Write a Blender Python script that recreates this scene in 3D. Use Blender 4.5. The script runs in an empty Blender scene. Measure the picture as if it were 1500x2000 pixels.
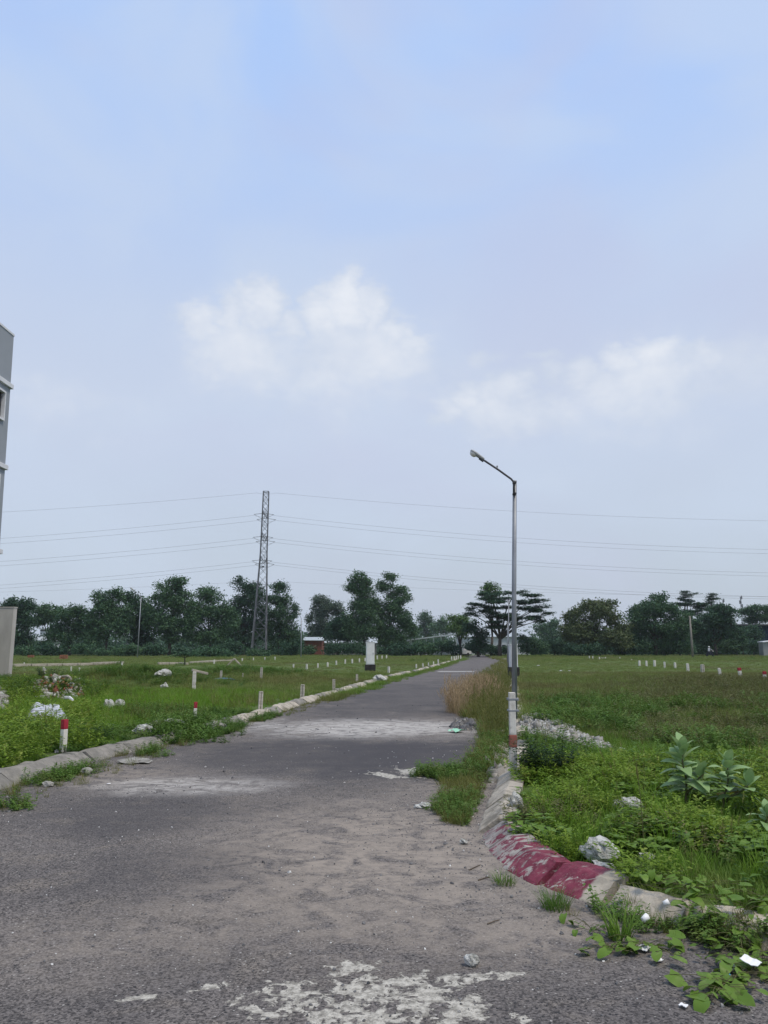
import bpy, bmesh, math, random
import numpy as np
from mathutils import Vector, Matrix, Euler

random.seed(7)
rng = np.random.default_rng(11)
SC = bpy.context.scene
COL = SC.collection
R = math.radians

# ------------------------------------------------------------------ camera, sky, sun, exposure
CAM_H = 1.6
PITCH = math.atan(266 / 1500)
cam_d = bpy.data.cameras.new("camera")
cam_d.sensor_fit = 'VERTICAL'
cam_d.sensor_height = 24.0
cam_d.lens = 18.0
cam_d.clip_start = 0.05
cam_d.clip_end = 5000
cam = bpy.data.objects.new("camera", cam_d)
COL.objects.link(cam)
cam.location = (0, 0, CAM_H)
cam.rotation_euler = (R(90) + PITCH, 0, 0)
SC.camera = cam

SUN_EL, SUN_AZ = 64.0, 125.0        # azimuth clockwise from +Y
W = bpy.data.worlds.new("World")
SC.world = W
W.use_nodes = True


class NT:
    """small helper to wire shader nodes"""
    def __init__(self, tree):
        self.t = tree
        self.n = tree.nodes
        self.l = tree.links

    def put(self, sock, v):
        if hasattr(v, 'is_output'):
            self.l.new(v, sock)
        elif v is not None:
            try:
                sock.default_value = v
            except Exception:
                sock.default_value = (v[0], v[1], v[2], 1) if hasattr(v, '__len__') else (v, v, v)

    def node(self, typ, **kw):
        nd = self.n.new(typ)
        for k, v in kw.items():
            setattr(nd, k, v)
        return nd

    def math(self, op, a, b=None, c=None, clamp=False):
        nd = self.node('ShaderNodeMath', operation=op, use_clamp=clamp)
        self.put(nd.inputs[0], a)
        if b is not None:
            self.put(nd.inputs[1], b)
        if c is not None:
            self.put(nd.inputs[2], c)
        return nd.outputs[0]

    def mix(self, f, a, b, blend='MIX'):
        nd = self.node('ShaderNodeMix', data_type='RGBA', blend_type=blend)
        nd.clamp_factor = True
        self.put(nd.inputs[0], f)
        self.put(nd.inputs[6], a if hasattr(a, 'is_output') else (*a, 1)[:4])
        self.put(nd.inputs[7], b if hasattr(b, 'is_output') else (*b, 1)[:4])
        return nd.outputs[2]

    def noise(self, vec, scale, detail=4, rough=0.55, dist=0.0):
        nd = self.node('ShaderNodeTexNoise')
        self.put(nd.inputs['Vector'], vec)
        nd.inputs['Scale'].default_value = scale
        nd.inputs['Detail'].default_value = detail
        nd.inputs['Roughness'].default_value = rough
        nd.inputs['Distortion'].default_value = dist
        return nd.outputs[0]

    def voronoi(self, vec, scale, feature='F1', rand=1.0):
        nd = self.node('ShaderNodeTexVoronoi', feature=feature)
        self.put(nd.inputs['Vector'], vec)
        nd.inputs['Scale'].default_value = scale
        nd.inputs['Randomness'].default_value = rand
        return nd

    def ramp(self, v, lo, hi, a=0.0, b=1.0, smooth=True):
        nd = self.node('ShaderNodeMapRange', interpolation_type='SMOOTHSTEP' if smooth else 'LINEAR')
        self.put(nd.inputs[0], v)
        for i, x in enumerate((lo, hi, a, b)):
            nd.inputs[i + 1].default_value = x
        return nd.outputs[0]

    def vmath(self, op, a, b=None):
        nd = self.node('ShaderNodeVectorMath', operation=op)
        self.put(nd.inputs[0], a)
        if b is not None:
            self.put(nd.inputs[1], b)
        return nd.outputs[0]

    def xyz(self, v):
        nd = self.node('ShaderNodeSeparateXYZ')
        self.put(nd.inputs[0], v)
        return nd.outputs

    def comb(self, x, y, z):
        nd = self.node('ShaderNodeCombineXYZ')
        for s, v in zip(nd.inputs, (x, y, z)):
            self.put(s, v)
        return nd.outputs[0]


def build_world():
    t = NT(W.node_tree)
    t.n.clear()
    out = t.node('ShaderNodeOutputWorld')
    bg = t.node('ShaderNodeBackground')
    STR = 0.1
    bg.inputs[1].default_value = STR
    sky = t.node('ShaderNodeTexSky')
    sky.sky_type = 'NISHITA'
    sky.sun_disc = False
    sky.sun_elevation = R(SUN_EL)
    sky.sun_rotation = R(SUN_AZ)
    sky.air_density = 1.3
    sky.dust_density = 3.0
    sky.ozone_density = 1.5
    d = t.node('ShaderNodeTexCoord').outputs['Generated']
    x, y, z = t.xyz(d)
    az = t.math('MULTIPLY', t.math('ARCTAN2', x, y), 57.2958)
    el = t.math('MULTIPLY', t.math('ARCSINE', z), 57.2958)
    # thin veil of high haze, bluer towards the zenith
    g = t.ramp(el, 0, 45, smooth=False)
    veil = t.mix(t.ramp(g, 0.0, 0.40), (0.560, 0.640, 0.740), (0.630, 0.715, 0.890))
    veil = t.mix(t.ramp(g, 0.38, 0.95), veil, (0.470, 0.662, 1.05))
    sx = t.comb(t.math('MULTIPLY', az, 0.05), t.math('MULTIPLY', el, 0.085), 0.0)
    n1 = t.noise(sx, 0.9, 4, 0.5, 0.6)
    veil = t.mix(t.math('MULTIPLY', t.ramp(n1, 0.38, 0.66), 0.50), veil, (0.66, 0.760, 0.93))
    n1b = t.noise(t.vmath('ADD', sx, (3.7, 8.1, 0)), 0.6, 3, 0.5, 0.5)
    veil = t.mix(t.math('MULTIPLY', t.ramp(n1b, 0.45, 0.66), 0.40), veil, (0.605, 0.635, 0.830))
    # cumulus heaps: crisp billowing tops, undersides that melt into the haze
    p2 = t.comb(t.math('MULTIPLY', az, 0.11), t.math('MULTIPLY', el, 0.14), 1.7)
    bil = t.noise(p2, 1.5, 3, 0.5, 0.3)
    bil3 = t.noise(p2, 5.0, 6, 0.6, 0.2)
    bil2 = t.noise(t.vmath('ADD', p2, (5.2, 1.3, 0)), 1.3, 5, 0.55, 0.4)
    # push the outlines about so that no heap keeps a round edge
    wq = t.comb(t.math('MULTIPLY', az, 0.10), t.math('MULTIPLY', el, 0.16), 4.4)
    wn = t.node('ShaderNodeTexNoise')
    t.put(wn.inputs['Vector'], wq)
    wn.inputs['Scale'].default_value = 2.1
    wn.inputs['Detail'].default_value = 6
    wn.inputs['Roughness'].default_value = 0.62
    wr, wg, wb = t.xyz(wn.outputs['Color'])
    waz = t.math('ADD', az, t.math('MULTIPLY', t.math('SUBTRACT', wr, 0.5), 6.5))
    wel = t.math('ADD', el, t.math('MULTIPLY', t.math('SUBTRACT', wg, 0.5), 4.2))
    # azimuth, elevation of the middle, half width, height above, depth below, weight
    heaps = [(-14.3, 23.6, 1.9, 1.7, 2.2, .85), (-12.0, 24.3, 1.7, 1.7, 2.2, .9), (-9.6, 25.2, 2.0, 1.8, 2.4, 1.0), (-7.6, 24.0, 1.6, 1.4, 2.2, .85), (-5.0, 24.6, 1.9, 1.6, 2.6, .9), (-2.9, 25.7, 1.9, 2.0, 2.6, 1.05), (-1.2, 25.0, 1.6, 1.9, 2.6, .95), (0.9, 23.6, 2.0, 1.5, 2.2, .85), (2.4, 22.7, 1.6, 1.0, 1.6, .75),
             (-10.5, 22.0, 6.5, 2.2, 3.2, .80), (-2.2, 22.4, 6.5, 2.4, 3.6, .82), (-6.5, 20.8, 11.0, 2.0, 3.0, .62),
             (5.2, 17.3, 1.7, 1.5, 1.8, .75), (7.0, 18.4, 1.9, 1.6, 2.2, .85), (9.6, 18.9, 2.2, 1.5, 2.4, .9), (12.3, 19.9, 1.8, 1.0, 1.8, .7), (14.8, 19.7, 2.2, 1.4, 2.4, .85), (17.6, 20.7, 2.0, 1.3, 2.4, .85), (20.6, 20.9, 2.4, 1.3, 2.6, .85), (23.6, 20.0, 2.2, 1.2, 2.2, .8),
             (10.0, 17.2, 6.5, 1.8, 2.4, .78), (18.5, 18.6, 8.0, 2.0, 3.0, .76), (12.0, 21.2, 2.2, 0.5, .8, .6), (8.2, 21.6, 1.6, .4, .8, .5), (-0.5, 17.8, 5, 1.2, 1.6, .35),
             (-4, 20, 15, 3.2, 5, .42), (14, 16.8, 17, 3.6, 5, .45), (26, 19.5, 8, 2, 4, .6), (-24, 17, 9, 3, 4, .35),
             (-36, 22, 7, 3, 3.5, .8), (48, 19, 10, 3, 3.5, .8), (-62, 22, 12, 3, 3.5, .8), (85, 24, 14, 4, 4, .8), (-110, 20, 13, 4, 4, .8), (140, 22, 14, 4, 4, .8), (175, 18, 12, 3, 4, .8)]
    tot = None
    for (a, e, ra, rt, rb, w) in heaps:
        da = t.math('DIVIDE', t.math('SUBTRACT', waz, a), ra)
        dz = t.math('SUBTRACT', wel, e)
        de = t.math('MAXIMUM', t.math('DIVIDE', dz, rt), t.math('DIVIDE', dz, -rb))
        r2 = t.math('ADD', t.math('MULTIPLY', da, da), t.math('MULTIPLY', de, de))
        m = t.math('MULTIPLY', t.math('POWER', 2.718, t.math('MULTIPLY', r2, -0.8)), w)
        tot = m if tot is None else t.math('MAXIMUM', tot, m)
    edge = t.math('ADD', tot, t.math('ADD', t.math('MULTIPLY', t.math('SUBTRACT', bil, 0.5), 0.55), t.math('MULTIPLY', t.math('SUBTRACT', bil3, 0.5), 0.40)))
    c1 = t.ramp(edge, 0.28, 0.66)
    c2 = t.ramp(t.math('ADD', tot, t.math('MULTIPLY', t.math('SUBTRACT', bil, 0.5), 0.6)), 0.0, 0.85)
    lum = t.math('ADD', t.math('MULTIPLY', t.ramp(bil2, 0.32, 0.66), 0.45), t.ramp(edge, 0.5, 1.15, 0, 0.55))
    ccol = t.mix(lum, (0.675, 0.745, 0.875), (1.0, 1.01, 1.03))
    cover = t.math('MULTIPLY', t.math('ADD', t.math('MULTIPLY', c1, 0.50), t.math('MULTIPLY', c2, 0.34)), 0.95)
    veil = t.mix(cover, veil, ccol)
    below = t.ramp(el, -3, 0)
    veil = t.mix(below, (0.30, 0.33, 0.36), veil)
    scaled = t.vmath('SCALE', veil)
    scaled.node.inputs['Scale'].default_value = 1.0 / STR
    col = t.mix(0.86, sky.outputs[0], scaled)
    t.put(bg.inputs[0], col)
    t.l.new(bg.outputs[0], out.inputs[0])


build_world()
sun_d = bpy.data.lights.new("sun", 'SUN')
sun_d.energy = 2.4
sun_d.angle = R(16)
sun_d.color = (1.0, 0.90, 0.74)
sun = bpy.data.objects.new("sun", sun_d)
COL.objects.link(sun)
sd = Vector((math.sin(R(SUN_AZ)) * math.cos(R(SUN_EL)), math.cos(R(SUN_AZ)) * math.cos(R(SUN_EL)), math.sin(R(SUN_EL))))
sun.rotation_euler = sd.to_track_quat('Z', 'Y').to_euler()
SC.view_settings.view_transform = 'Standard'
SC.view_settings.look = 'None'
SC.view_settings.gamma = 1
SC.view_settings.exposure = 0.0
SC.view_settings.use_curve_mapping = False
SC.render.engine = 'CYCLES'
SC.cycles.max_bounces = 5
SC.cycles.diffuse_bounces = 3
SC.cycles.glossy_bounces = 2
SC.cycles.transmission_bounces = 3
SC.cycles.transparent_max_bounces = 6
SC.cycles.volume_bounces = 0
SC.cycles.use_denoising = True


# ------------------------------------------------------------------ survey helpers (sighting angles -> places)
def sight(u, v):
    a = (u - 750) / 1500.0
    b = -(v - 1000) / 1500.0
    return (a, math.cos(PITCH) - b * math.sin(PITCH), math.sin(PITCH) + b * math.cos(PITCH))


def on_ground(u, v, z=0.0):
    d = sight(u, v)
    t = (z - CAM_H) / d[2]
    return (d[0] * t, d[1] * t)


def at(u, v, Y):
    d = sight(u, v)
    t = Y / d[1]
    return (d[0] * t, Y, CAM_H + d[2] * t)


# ------------------------------------------------------------------ numpy noise
def _hash(ix, iy, s):
    h = (ix * 374761393 + iy * 668265263 + s * 1442695041) & 0xFFFFFFFF
    h = ((h ^ (h >> 13)) * 1274126177) & 0xFFFFFFFF
    return ((h ^ (h >> 16)) & 0xFFFF) / 65535.0


def vnoise(x, y, s=0):
    x = np.asarray(x, float)
    y = np.asarray(y, float)
    ix = np.floor(x).astype(np.int64)
    iy = np.floor(y).astype(np.int64)
    fx = x - ix
    fy = y - iy
    fx = fx * fx * (3 - 2 * fx)
    fy = fy * fy * (3 - 2 * fy)
    a = _hash(ix, iy, s)
    b = _hash(ix + 1, iy, s)
    c = _hash(ix, iy + 1, s)
    d = _hash(ix + 1, iy + 1, s)
    return (a * (1 - fx) + b * fx) * (1 - fy) + (c * (1 - fx) + d * fx) * fy


def fbm(x, y, oct=4, s=0):
    r = 0
    amp = 0.5
    for i in range(oct):
        r = r + amp * vnoise(np.asarray(x) * 2 ** i, np.asarray(y) * 2 ** i, s + i * 17)
        amp *= 0.5
    return r


# ------------------------------------------------------------------ plan of the road
LEFT = np.array([(-60, -3), (-30, 0.5), (-12, 3.0), (-6.2, 5.4), (-4.85, 7.2), (-4.38, 9.2), (-4.22, 11.0), (-3.98, 12.2), (-3.52, 14.0), (-3.1, 16.8),
                 (-2.68, 19.3), (-2.12, 24.0), (-0.85, 33.0), (0.45, 43.0), (2.95, 57.5), (8.3, 95.0), (16.3, 150.0), (22, 190)], float)
RIGHT = np.array([(24.5, 190), (19.5, 150), (16.6, 103), (9.2, 56.5), (5.05, 31.6), (3.5, 22.0), (2.55, 16.4), (1.9, 12.4), (1.52, 10.4), (1.18, 8.8),
                  (0.97, 7.8), (0.81, 7.0), (0.80, 6.5), (0.89, 6.0), (1.04, 5.6), (1.24, 5.26), (1.55, 4.92), (1.86, 4.52), (2.3, 4.15), (3.2, 3.75), (8, 2.6), (60, -4)], float)


def smooth_path(p, n):
    """Catmull-Rom through the surveyed points"""
    out = []
    for i in range(len(p) - 1):
        p0 = p[max(i - 1, 0)]
        p1, p2 = p[i], p[i + 1]
        p3 = p[min(i + 2, len(p) - 1)]
        for k in range(n):
            t = k / n
            out.append(0.5 * ((2 * p1) + (-p0 + p2) * t + (2 * p0 - 5 * p1 + 4 * p2 - p3) * t * t + (-p0 + 3 * p1 - 3 * p2 + p3) * t ** 3))
    out.append(p[-1])
    return np.array(out)


LP = smooth_path(LEFT, 3)
RP = smooth_path(RIGHT, 3)
POLY = np.vstack([LP, RP, [(60, -40), (-60, -40)]])


def road_sd(x, y):
    """signed distance to the road edge: positive off the road"""
    x = np.asarray(x, float).ravel()
    y = np.asarray(y, float).ravel()
    best = np.full(x.shape, 1e9)
    inside = np.zeros(x.shape, bool)
    n = len(POLY)
    for i in range(n):
        ax, ay = POLY[i]
        bx, by = POLY[(i + 1) % n]
        dx, dy = bx - ax, by - ay
        L = dx * dx + dy * dy + 1e-12
        t = np.clip(((x - ax) * dx + (y - ay) * dy) / L, 0, 1)
        best = np.minimum(best, (x - ax - t * dx) ** 2 + (y - ay - t * dy) ** 2)
        c = (ay > y) != (by > y)
        if abs(dy) > 1e-12:
            inside ^= c & (x < ax + (y - ay) * dx / dy)
    d = np.sqrt(best)
    return np.where(inside, -d, d)


def kerb_x(y):     # right kerb line as x(y), valid from y = 7 on
    r = RP[RP[:, 1] >= 6.9]
    o = np.argsort(r[:, 1])
    return np.interp(y, r[o, 1], r[o, 0])


def kerb_xl(y):
    o = np.argsort(LP[:, 1])
    return np.interp(y, LP[o, 1], LP[o, 0])


MOUNDS = [(-10.2, 32.0, 2.8, 2.6, 0.55), (-13.0, 40.0, 2.8, 2.6, 0.40), (-10.8, 25.0, 1.8, 1.6, 0.32), (-13.5, 27.0, 1.6, 2.0, .25), (-8, 44, 3, 3, .3), (9, 20, 4, 3, .12),
          (3.6, 15.6, .9, 1.4, .16), (14, 30, 6, 4, .15), (30, 75, 14, 6, .35), (-11, 60, 5, 4, .3)]


def H(x, y, sd=None):
    shp = np.shape(x)
    x = np.asarray(x, float).ravel()
    y = np.asarray(y, float).ravel()
    if sd is None:
        sd = road_sd(x, y)
    z = 0.10 + 0.10 * (fbm(x * 0.35 + 40, y * 0.35 + 90, 4, 3) - 0.47) + 0.22 * (fbm(x * 0.06 + 10, y * 0.06 + 30, 3, 5) - 0.45) * np.clip((sd - 1) / 8, 0, 1)
    for mx, my, rx, ry, h in MOUNDS:
        z = z + h * np.exp(-((x - mx) / rx) ** 2 - ((y - my) / ry) ** 2)
    w = np.clip((sd - 0.14) / 0.12, 0, 1)
    z = -0.07 * (1 - w) + z * w
    return z.reshape(shp) if shp else float(z[0])


def HR(x, y):     # road surface
    return 0.014 * (fbm(np.asarray(x) * 0.9 + 7, np.asarray(y) * 0.9 + 3, 3, 9) - 0.45) + 0.004


# ------------------------------------------------------------------ object helpers
def tag(o, label=None, cat=None, group=None, kind=None):
    if label:
        o['label'] = label
    if cat:
        o['category'] = cat
    if group:
        o['group'] = group
    if kind:
        o['kind'] = kind
    return o


def empty(name, loc=(0, 0, 0), rz=0.0):
    o = bpy.data.objects.new(name, None)
    o.location = loc
    o.rotation_euler = (0, 0, rz)
    o.empty_display_size = 0.2
    COL.objects.link(o)
    return o


def mesh_obj(name, me, mat=None, parent=None, loc=(0, 0, 0), link=True):
    o = bpy.data.objects.new(name, me)
    if mat is not None and not me.materials:
        me.materials.append(mat)
    if link:
        COL.objects.link(o)
    o.parent = parent
    o.location = loc
    return o


def np_mesh(name, V, F, smooth=False, mat_idx=None):
    """F: (n,k) array of equal sized faces"""
    me = bpy.data.meshes.new(name)
    V = np.ascontiguousarray(V, dtype=np.float32)
    F = np.ascontiguousarray(F, dtype=np.int32)
    n, k = F.shape
    me.vertices.add(len(V))
    me.vertices.foreach_set('co', V.ravel())
    me.loops.add(n * k)
    me.loops.foreach_set('vertex_index', F.ravel())
    me.polygons.add(n)
    me.polygons.foreach_set('loop_start', np.arange(0, n * k, k, dtype=np.int32))
    me.polygons.foreach_set('loop_total', np.full(n, k, dtype=np.int32))
    if smooth:
        me.polygons.foreach_set('use_smooth', np.ones(n, dtype=bool))
    if mat_idx is not None:
        me.polygons.foreach_set('material_index', np.ascontiguousarray(mat_idx, dtype=np.int32))
    me.update(calc_edges=True)
    return me


class MB:
    """bmesh collector for boxes, bars, tubes and lumps"""
    def __init__(self):
        self.b = bmesh.new()

    def box(self, c, s, rot=None, bevel=0.0):
        m = Matrix.Translation(c) @ ((rot.to_matrix().to_4x4() if isinstance(rot, Euler) else (rot or Matrix.Identity(4)))) @ Matrix.Diagonal((*s, 1))
        g = bmesh.ops.create_cube(self.b, size=1, matrix=m)
        if bevel:
            es = list({e for v in g['verts'] for e in v.link_edges})
            bmesh.ops.bevel(self.b, geom=es, offset=bevel, segments=2, affect='EDGES', profile=0.6)
        return self

    def tube(self, pts, r, seg=8, cap=True):
        pts = [Vector(p) for p in pts]
        rs = r if hasattr(r, '__len__') else [r] * len(pts)
        rings = []
        for i, p in enumerate(pts):
            d = (pts[min(i + 1, len(pts) - 1)] - pts[max(i - 1, 0)]).normalized()
            up = Vector((0, 0, 1)) if abs(d.z) < 0.95 else Vector((0, 1, 0))
            a = d.cross(up).normalized()
            b = d.cross(a).normalized()
            rings.append([self.b.verts.new(p + (a * math.cos(q) + b * math.sin(q)) * rs[i]) for q in [2 * math.pi * k / seg for k in range(seg)]])
        for i in range(len(rings) - 1):
            for k in range(seg):
                try:
                    self.b.faces.new((rings[i][k], rings[i][(k + 1) % seg], rings[i + 1][(k + 1) % seg], rings[i + 1][k]))
                except ValueError:
                    pass
        if cap:
            for rg in (rings[0], rings[-1]):
                try:
                    self.b.faces.new(rg)
                except ValueError:
                    pass
        return self

    def lathe(self, prof, seg=12, c=(0, 0, 0)):
        rings = []
        for r, z in prof:
            rings.append([self.b.verts.new((c[0] + r * math.cos(2 * math.pi * k / seg), c[1] + r * math.sin(2 * math.pi * k / seg), c[2] + z)) for k in range(seg)])
        for i in range(len(rings) - 1):
            for k in range(seg):
                self.b.faces.new((rings[i][k], rings[i][(k + 1) % seg], rings[i + 1][(k + 1) % seg], rings[i + 1][k]))
        self.b.faces.new(rings[0])
        self.b.faces.new(rings[-1])
        return self

    def ball(self, c, r, s=(1, 1, 1), sub=2, rough=0.0, seed=0):
        rr = random.Random(seed)
        g = bmesh.ops.create_icosphere(self.b, subdivisions=sub, radius=1)
        off = [rr.uniform(0, 99) for _ in range(3)]
        for v in g['verts']:
            k = 1.0
            if rough:
                k += rough * (vnoise(v.co.x * 1.7 + off[0] + v.co.z * 1.3, v.co.y * 1.7 + off[1] - v.co.z, 3) - .5) * 2
                k += rough * .5 * (vnoise(v.co.x * 4 + off[1] + v.co.z * 3, v.co.y * 4 + off[2] - v.co.z, 5) - .5) * 2
                k = float(k)
            v.co = Vector((c[0] + v.co.x * r * s[0] * k, c[1] + v.co.y * r * s[1] * k, c[2] + v.co.z * r * s[2] * k))
        return self

    def prism(self, poly, y0, y1):
        """outline in x,z extruded along y"""
        a = [self.b.verts.new((x, y0, z)) for x, z in poly]
        b = [self.b.verts.new((x, y1, z)) for x, z in poly]
        n = len(poly)
        self.b.faces.new(a)
        self.b.faces.new(b[::-1])
        for i in range(n):
            self.b.faces.new((a[i], b[i], b[(i + 1) % n], a[(i + 1) % n]))
        return self

    def mesh(self, name, smooth=False):
        bmesh.ops.recalc_face_normals(self.b, faces=self.b.faces[:])
        me = bpy.data.meshes.new(name)
        self.b.to_mesh(me)
        self.b.free()
        if smooth:
            me.polygons.foreach_set('use_smooth', np.ones(len(me.polygons), dtype=bool))
        return me

    def build(self, name, mat, parent=None, loc=(0, 0, 0), smooth=False):
        return mesh_obj(name, self.mesh(name, smooth), mat, parent, loc)


def copy_tree(o, parent=None):
    c = o.copy()
    COL.objects.link(c)
    if parent is not None:
        c.parent = parent
    for ch in o.children:
        copy_tree(ch, c)
    return c


# ------------------------------------------------------------------ materials
def new_mat(name):
    m = bpy.data.materials.new(name)
    m.use_nodes = True
    t = NT(m.node_tree)
    t.n.clear()
    out = t.node('ShaderNodeOutputMaterial')
    b = t.node('ShaderNodeBsdfPrincipled')
    t.l.new(b.outputs[0], out.inputs[0])
    b.inputs['Roughness'].default_value = 0.85
    b.inputs['Specular IOR Level'].default_value = 0.25
    return m, t, b, out


def bump(t, b, h, strength=0.4, dist=0.01):
    bn = t.node('ShaderNodeBump')
    bn.inputs['Strength'].default_value = strength
    bn.inputs['Distance'].default_value = dist
    t.put(bn.inputs['Height'], h)
    t.l.new(bn.outputs[0], b.inputs['Normal'])


def rough_mat(name, c1, c2, scale=6.0, c3=None, s3=1.3, rough=0.85, bs=0.3, bd=0.01, bscale=40, metal=0.0, lo=.35, hi=.68, obj=True, stretch=None):
    m, t, b, out = new_mat(name)
    co = t.node('ShaderNodeTexCoord').outputs['Object'] if obj else t.node('ShaderNodeNewGeometry').outputs['Position']
    if stretch:
        co = t.vmath('MULTIPLY', co, stretch)
    n = t.noise(co, scale, 5, 0.6, 0.2)
    c = t.mix(t.ramp(n, lo, hi), c1, c2)
    if c3 is not None:
        n3 = t.noise(t.vmath('ADD', co, (3.1, 7.7, 1.2)), s3, 6, 0.65, 0.3)
        c = t.mix(t.ramp(n3, 0.52, 0.68), c, c3)
    t.put(b.inputs['Base Color'], c)
    b.inputs['Roughness'].default_value = rough
    b.inputs['Metallic'].default_value = metal
    bump(t, b, t.noise(co, bscale, 4, 0.6), bs, bd)
    return m


def leaf_mat(name, c1, c2, c3=None, trans=0.25, nscale=0.35, patch=None, pscale=0.12, rough=0.6, lo=0.3, hi=0.7):
    """foliage: random tone per plant and per place, a little light shining through"""
    m, t, b, out = new_mat(name)
    oi = t.node('ShaderNodeObjectInfo')
    pos = t.node('ShaderNodeNewGeometry').outputs['Position']
    n = t.noise(pos, nscale, 4, 0.6)
    f = t.math('ADD', t.math('MULTIPLY', oi.outputs['Random'], 0.45), t.math('MULTIPLY', t.ramp(n, lo, hi), 0.55))
    c = t.mix(f, c1, c2)
    if c3 is not None:
        nf = t.noise(t.vmath('ADD', pos, (17, 5, 3)), nscale * 4.1, 3, 0.6)
        c = t.mix(t.ramp(nf, 0.52, 0.72), c, c3)
    if patch is not None:
        n2 = t.noise(t.vmath('ADD', pos, (31, 11, 0)), pscale, 4, 0.6, 0.3)
        c = t.mix(t.math('MULTIPLY', t.ramp(n2, 0.50, 0.63), 0.75), c, patch)
    t.put(b.inputs['Base Color'], c)
    b.inputs['Roughness'].default_value = rough
    b.inputs['Specular IOR Level'].default_value = 0.2
    if trans:
        tr = t.node('ShaderNodeBsdfTranslucent')
        t.put(tr.inputs[0], c)
        mx = t.node('ShaderNodeMixShader')
        mx.inputs[0].default_value = trans
        t.l.new(b.outputs[0], mx.inputs[1])
        t.l.new(tr.outputs[0], mx.inputs[2])
        t.l.new(mx.outputs[0], out.inputs[0])
    return m


M = {}
M['concrete'] = rough_mat('concrete', (0.27, 0.25, 0.22), (0.175, 0.165, 0.145), 5, (0.085, 0.085, 0.07), 2.2, bs=0.8, bd=0.02, bscale=24)
M['pale_concrete'] = rough_mat('pale_concrete', (0.47, 0.42, 0.345), (0.34, 0.305, 0.25), 5, (0.19, 0.17, 0.135), 2.6, bs=0.8, bd=0.02, bscale=24)
M['stake_white'] = rough_mat('stake_white', (0.70, 0.675, 0.62), (0.60, 0.575, 0.52), 9, (0.46, 0.43, 0.38), 6.0, bs=0.3)
M['stake_grey'] = rough_mat('stake_grey', (0.56, 0.52, 0.45), (0.42, 0.39, 0.33), 9, (0.30, 0.275, 0.235), 6.0, bs=0.4)
M['red_paint'] = rough_mat('red_paint', (0.36, 0.028, 0.045), (0.27, 0.022, 0.035), 12, (0.42, 0.20, 0.20), 9, bs=0.2)
M['faded_red'] = rough_mat('faded_red', (0.33, 0.12, 0.09), (0.27, 0.11, 0.085), 12, (0.40, 0.28, 0.24), 9, bs=0.2)
M['white_paint'] = rough_mat('white_paint', (0.74, 0.74, 0.73), (0.66, 0.66, 0.65), 3, bs=0.1, rough=0.55)
M['black_base'] = rough_mat('black_base', (0.022, 0.022, 0.022), (0.045, 0.042, 0.04), 4, bs=0.2)
M['galv'] = rough_mat('galvanised_steel', (0.30, 0.315, 0.335), (0.23, 0.24, 0.26), 3, bs=0.1, rough=0.5, metal=0.35)
M['steel_dark'] = rough_mat('steel_dark', (0.085, 0.085, 0.09), (0.06, 0.06, 0.065), 3, bs=0.1, rough=0.6, metal=0.2)
M['lattice'] = rough_mat('lattice_steel', (0.16, 0.165, 0.18), (0.11, 0.115, 0.125), 1, bs=0.0, rough=0.6, metal=0.3)
M['wire'] = rough_mat('wire', (0.34, 0.35, 0.38), (0.30, 0.31, 0.34), 1, bs=0.0, rough=0.7)
M['lens'] = rough_mat('lamp_lens', (0.70, 0.68, 0.62), (0.62, 0.60, 0.54), 8, bs=0.0, rough=0.25)
M['lamp_body'] = rough_mat('lamp_body', (0.42, 0.43, 0.43), (0.32, 0.33, 0.33), 8, bs=0.05, rough=0.5)
M['render_grey'] = rough_mat('cement_render', (0.46, 0.43, 0.395), (0.38, 0.355, 0.33), 0.9, (0.52, 0.49, 0.455), 0.5, bs=0.3, stretch=(1, 1, .4))
M['wall_grey'] = rough_mat('plaster_grey', (0.305, 0.33, 0.365), (0.275, 0.30, 0.335), 0.4, bs=0.1)
M['trim_white'] = rough_mat('trim_white', (0.70, 0.71, 0.74), (0.62, 0.63, 0.66), 2, bs=0.1)
M['brick'] = rough_mat('brick_red', (0.30, 0.105, 0.065), (0.22, 0.08, 0.05), 7, (0.34, 0.17, 0.12), 5, bs=0.5)
M['far_brick'] = rough_mat('brick_wall_far', (0.21, 0.075, 0.052), (0.16, 0.06, 0.045), 3, bs=0.4)
M['glass'] = rough_mat('dark_glass', (0.02, 0.024, 0.03), (0.03, 0.035, 0.04), 2, bs=0.0, rough=0.12)
M['roof_pale'] = rough_mat('roof_pale', (0.46, 0.50, 0.52), (0.36, 0.40, 0.42), 1.2, bs=0.0, rough=0.5)
M['house_white'] = rough_mat('house_white', (0.52, 0.54, 0.55), (0.42, 0.44, 0.45), 0.8, bs=0.0)
M['shed_wall'] = rough_mat('shed_wall', (0.20, 0.20, 0.19), (0.14, 0.14, 0.135), 0.8, bs=0.0)
M['blue_wall'] = rough_mat('blue_wall', (0.010, 0.030, 0.058), (0.008, 0.022, 0.045), 0.6, bs=0.0)
M['hut_grey'] = rough_mat('hut_grey', (0.27, 0.28, 0.28), (0.22, 0.23, 0.23), 0.8, bs=0.0)
M['bark'] = rough_mat('bark', (0.085, 0.07, 0.055), (0.05, 0.042, 0.034), 5, bs=0.5)
M['white_stone'] = rough_mat('white_stone', (0.54, 0.54, 0.51), (0.36, 0.36, 0.335), 11, (0.15, 0.145, 0.12), 7, bs=1.0, bd=0.03, bscale=26)
M['grey_stone'] = rough_mat('grey_stone', (0.34, 0.33, 0.30), (0.24, 0.23, 0.21), 10, (0.14, 0.13, 0.11), 8, bs=0.7, bd=0.02)
M['chip'] = rough_mat('white_chip', (0.66, 0.66, 0.64), (0.52, 0.52, 0.50), 20, bs=0.3)
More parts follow.
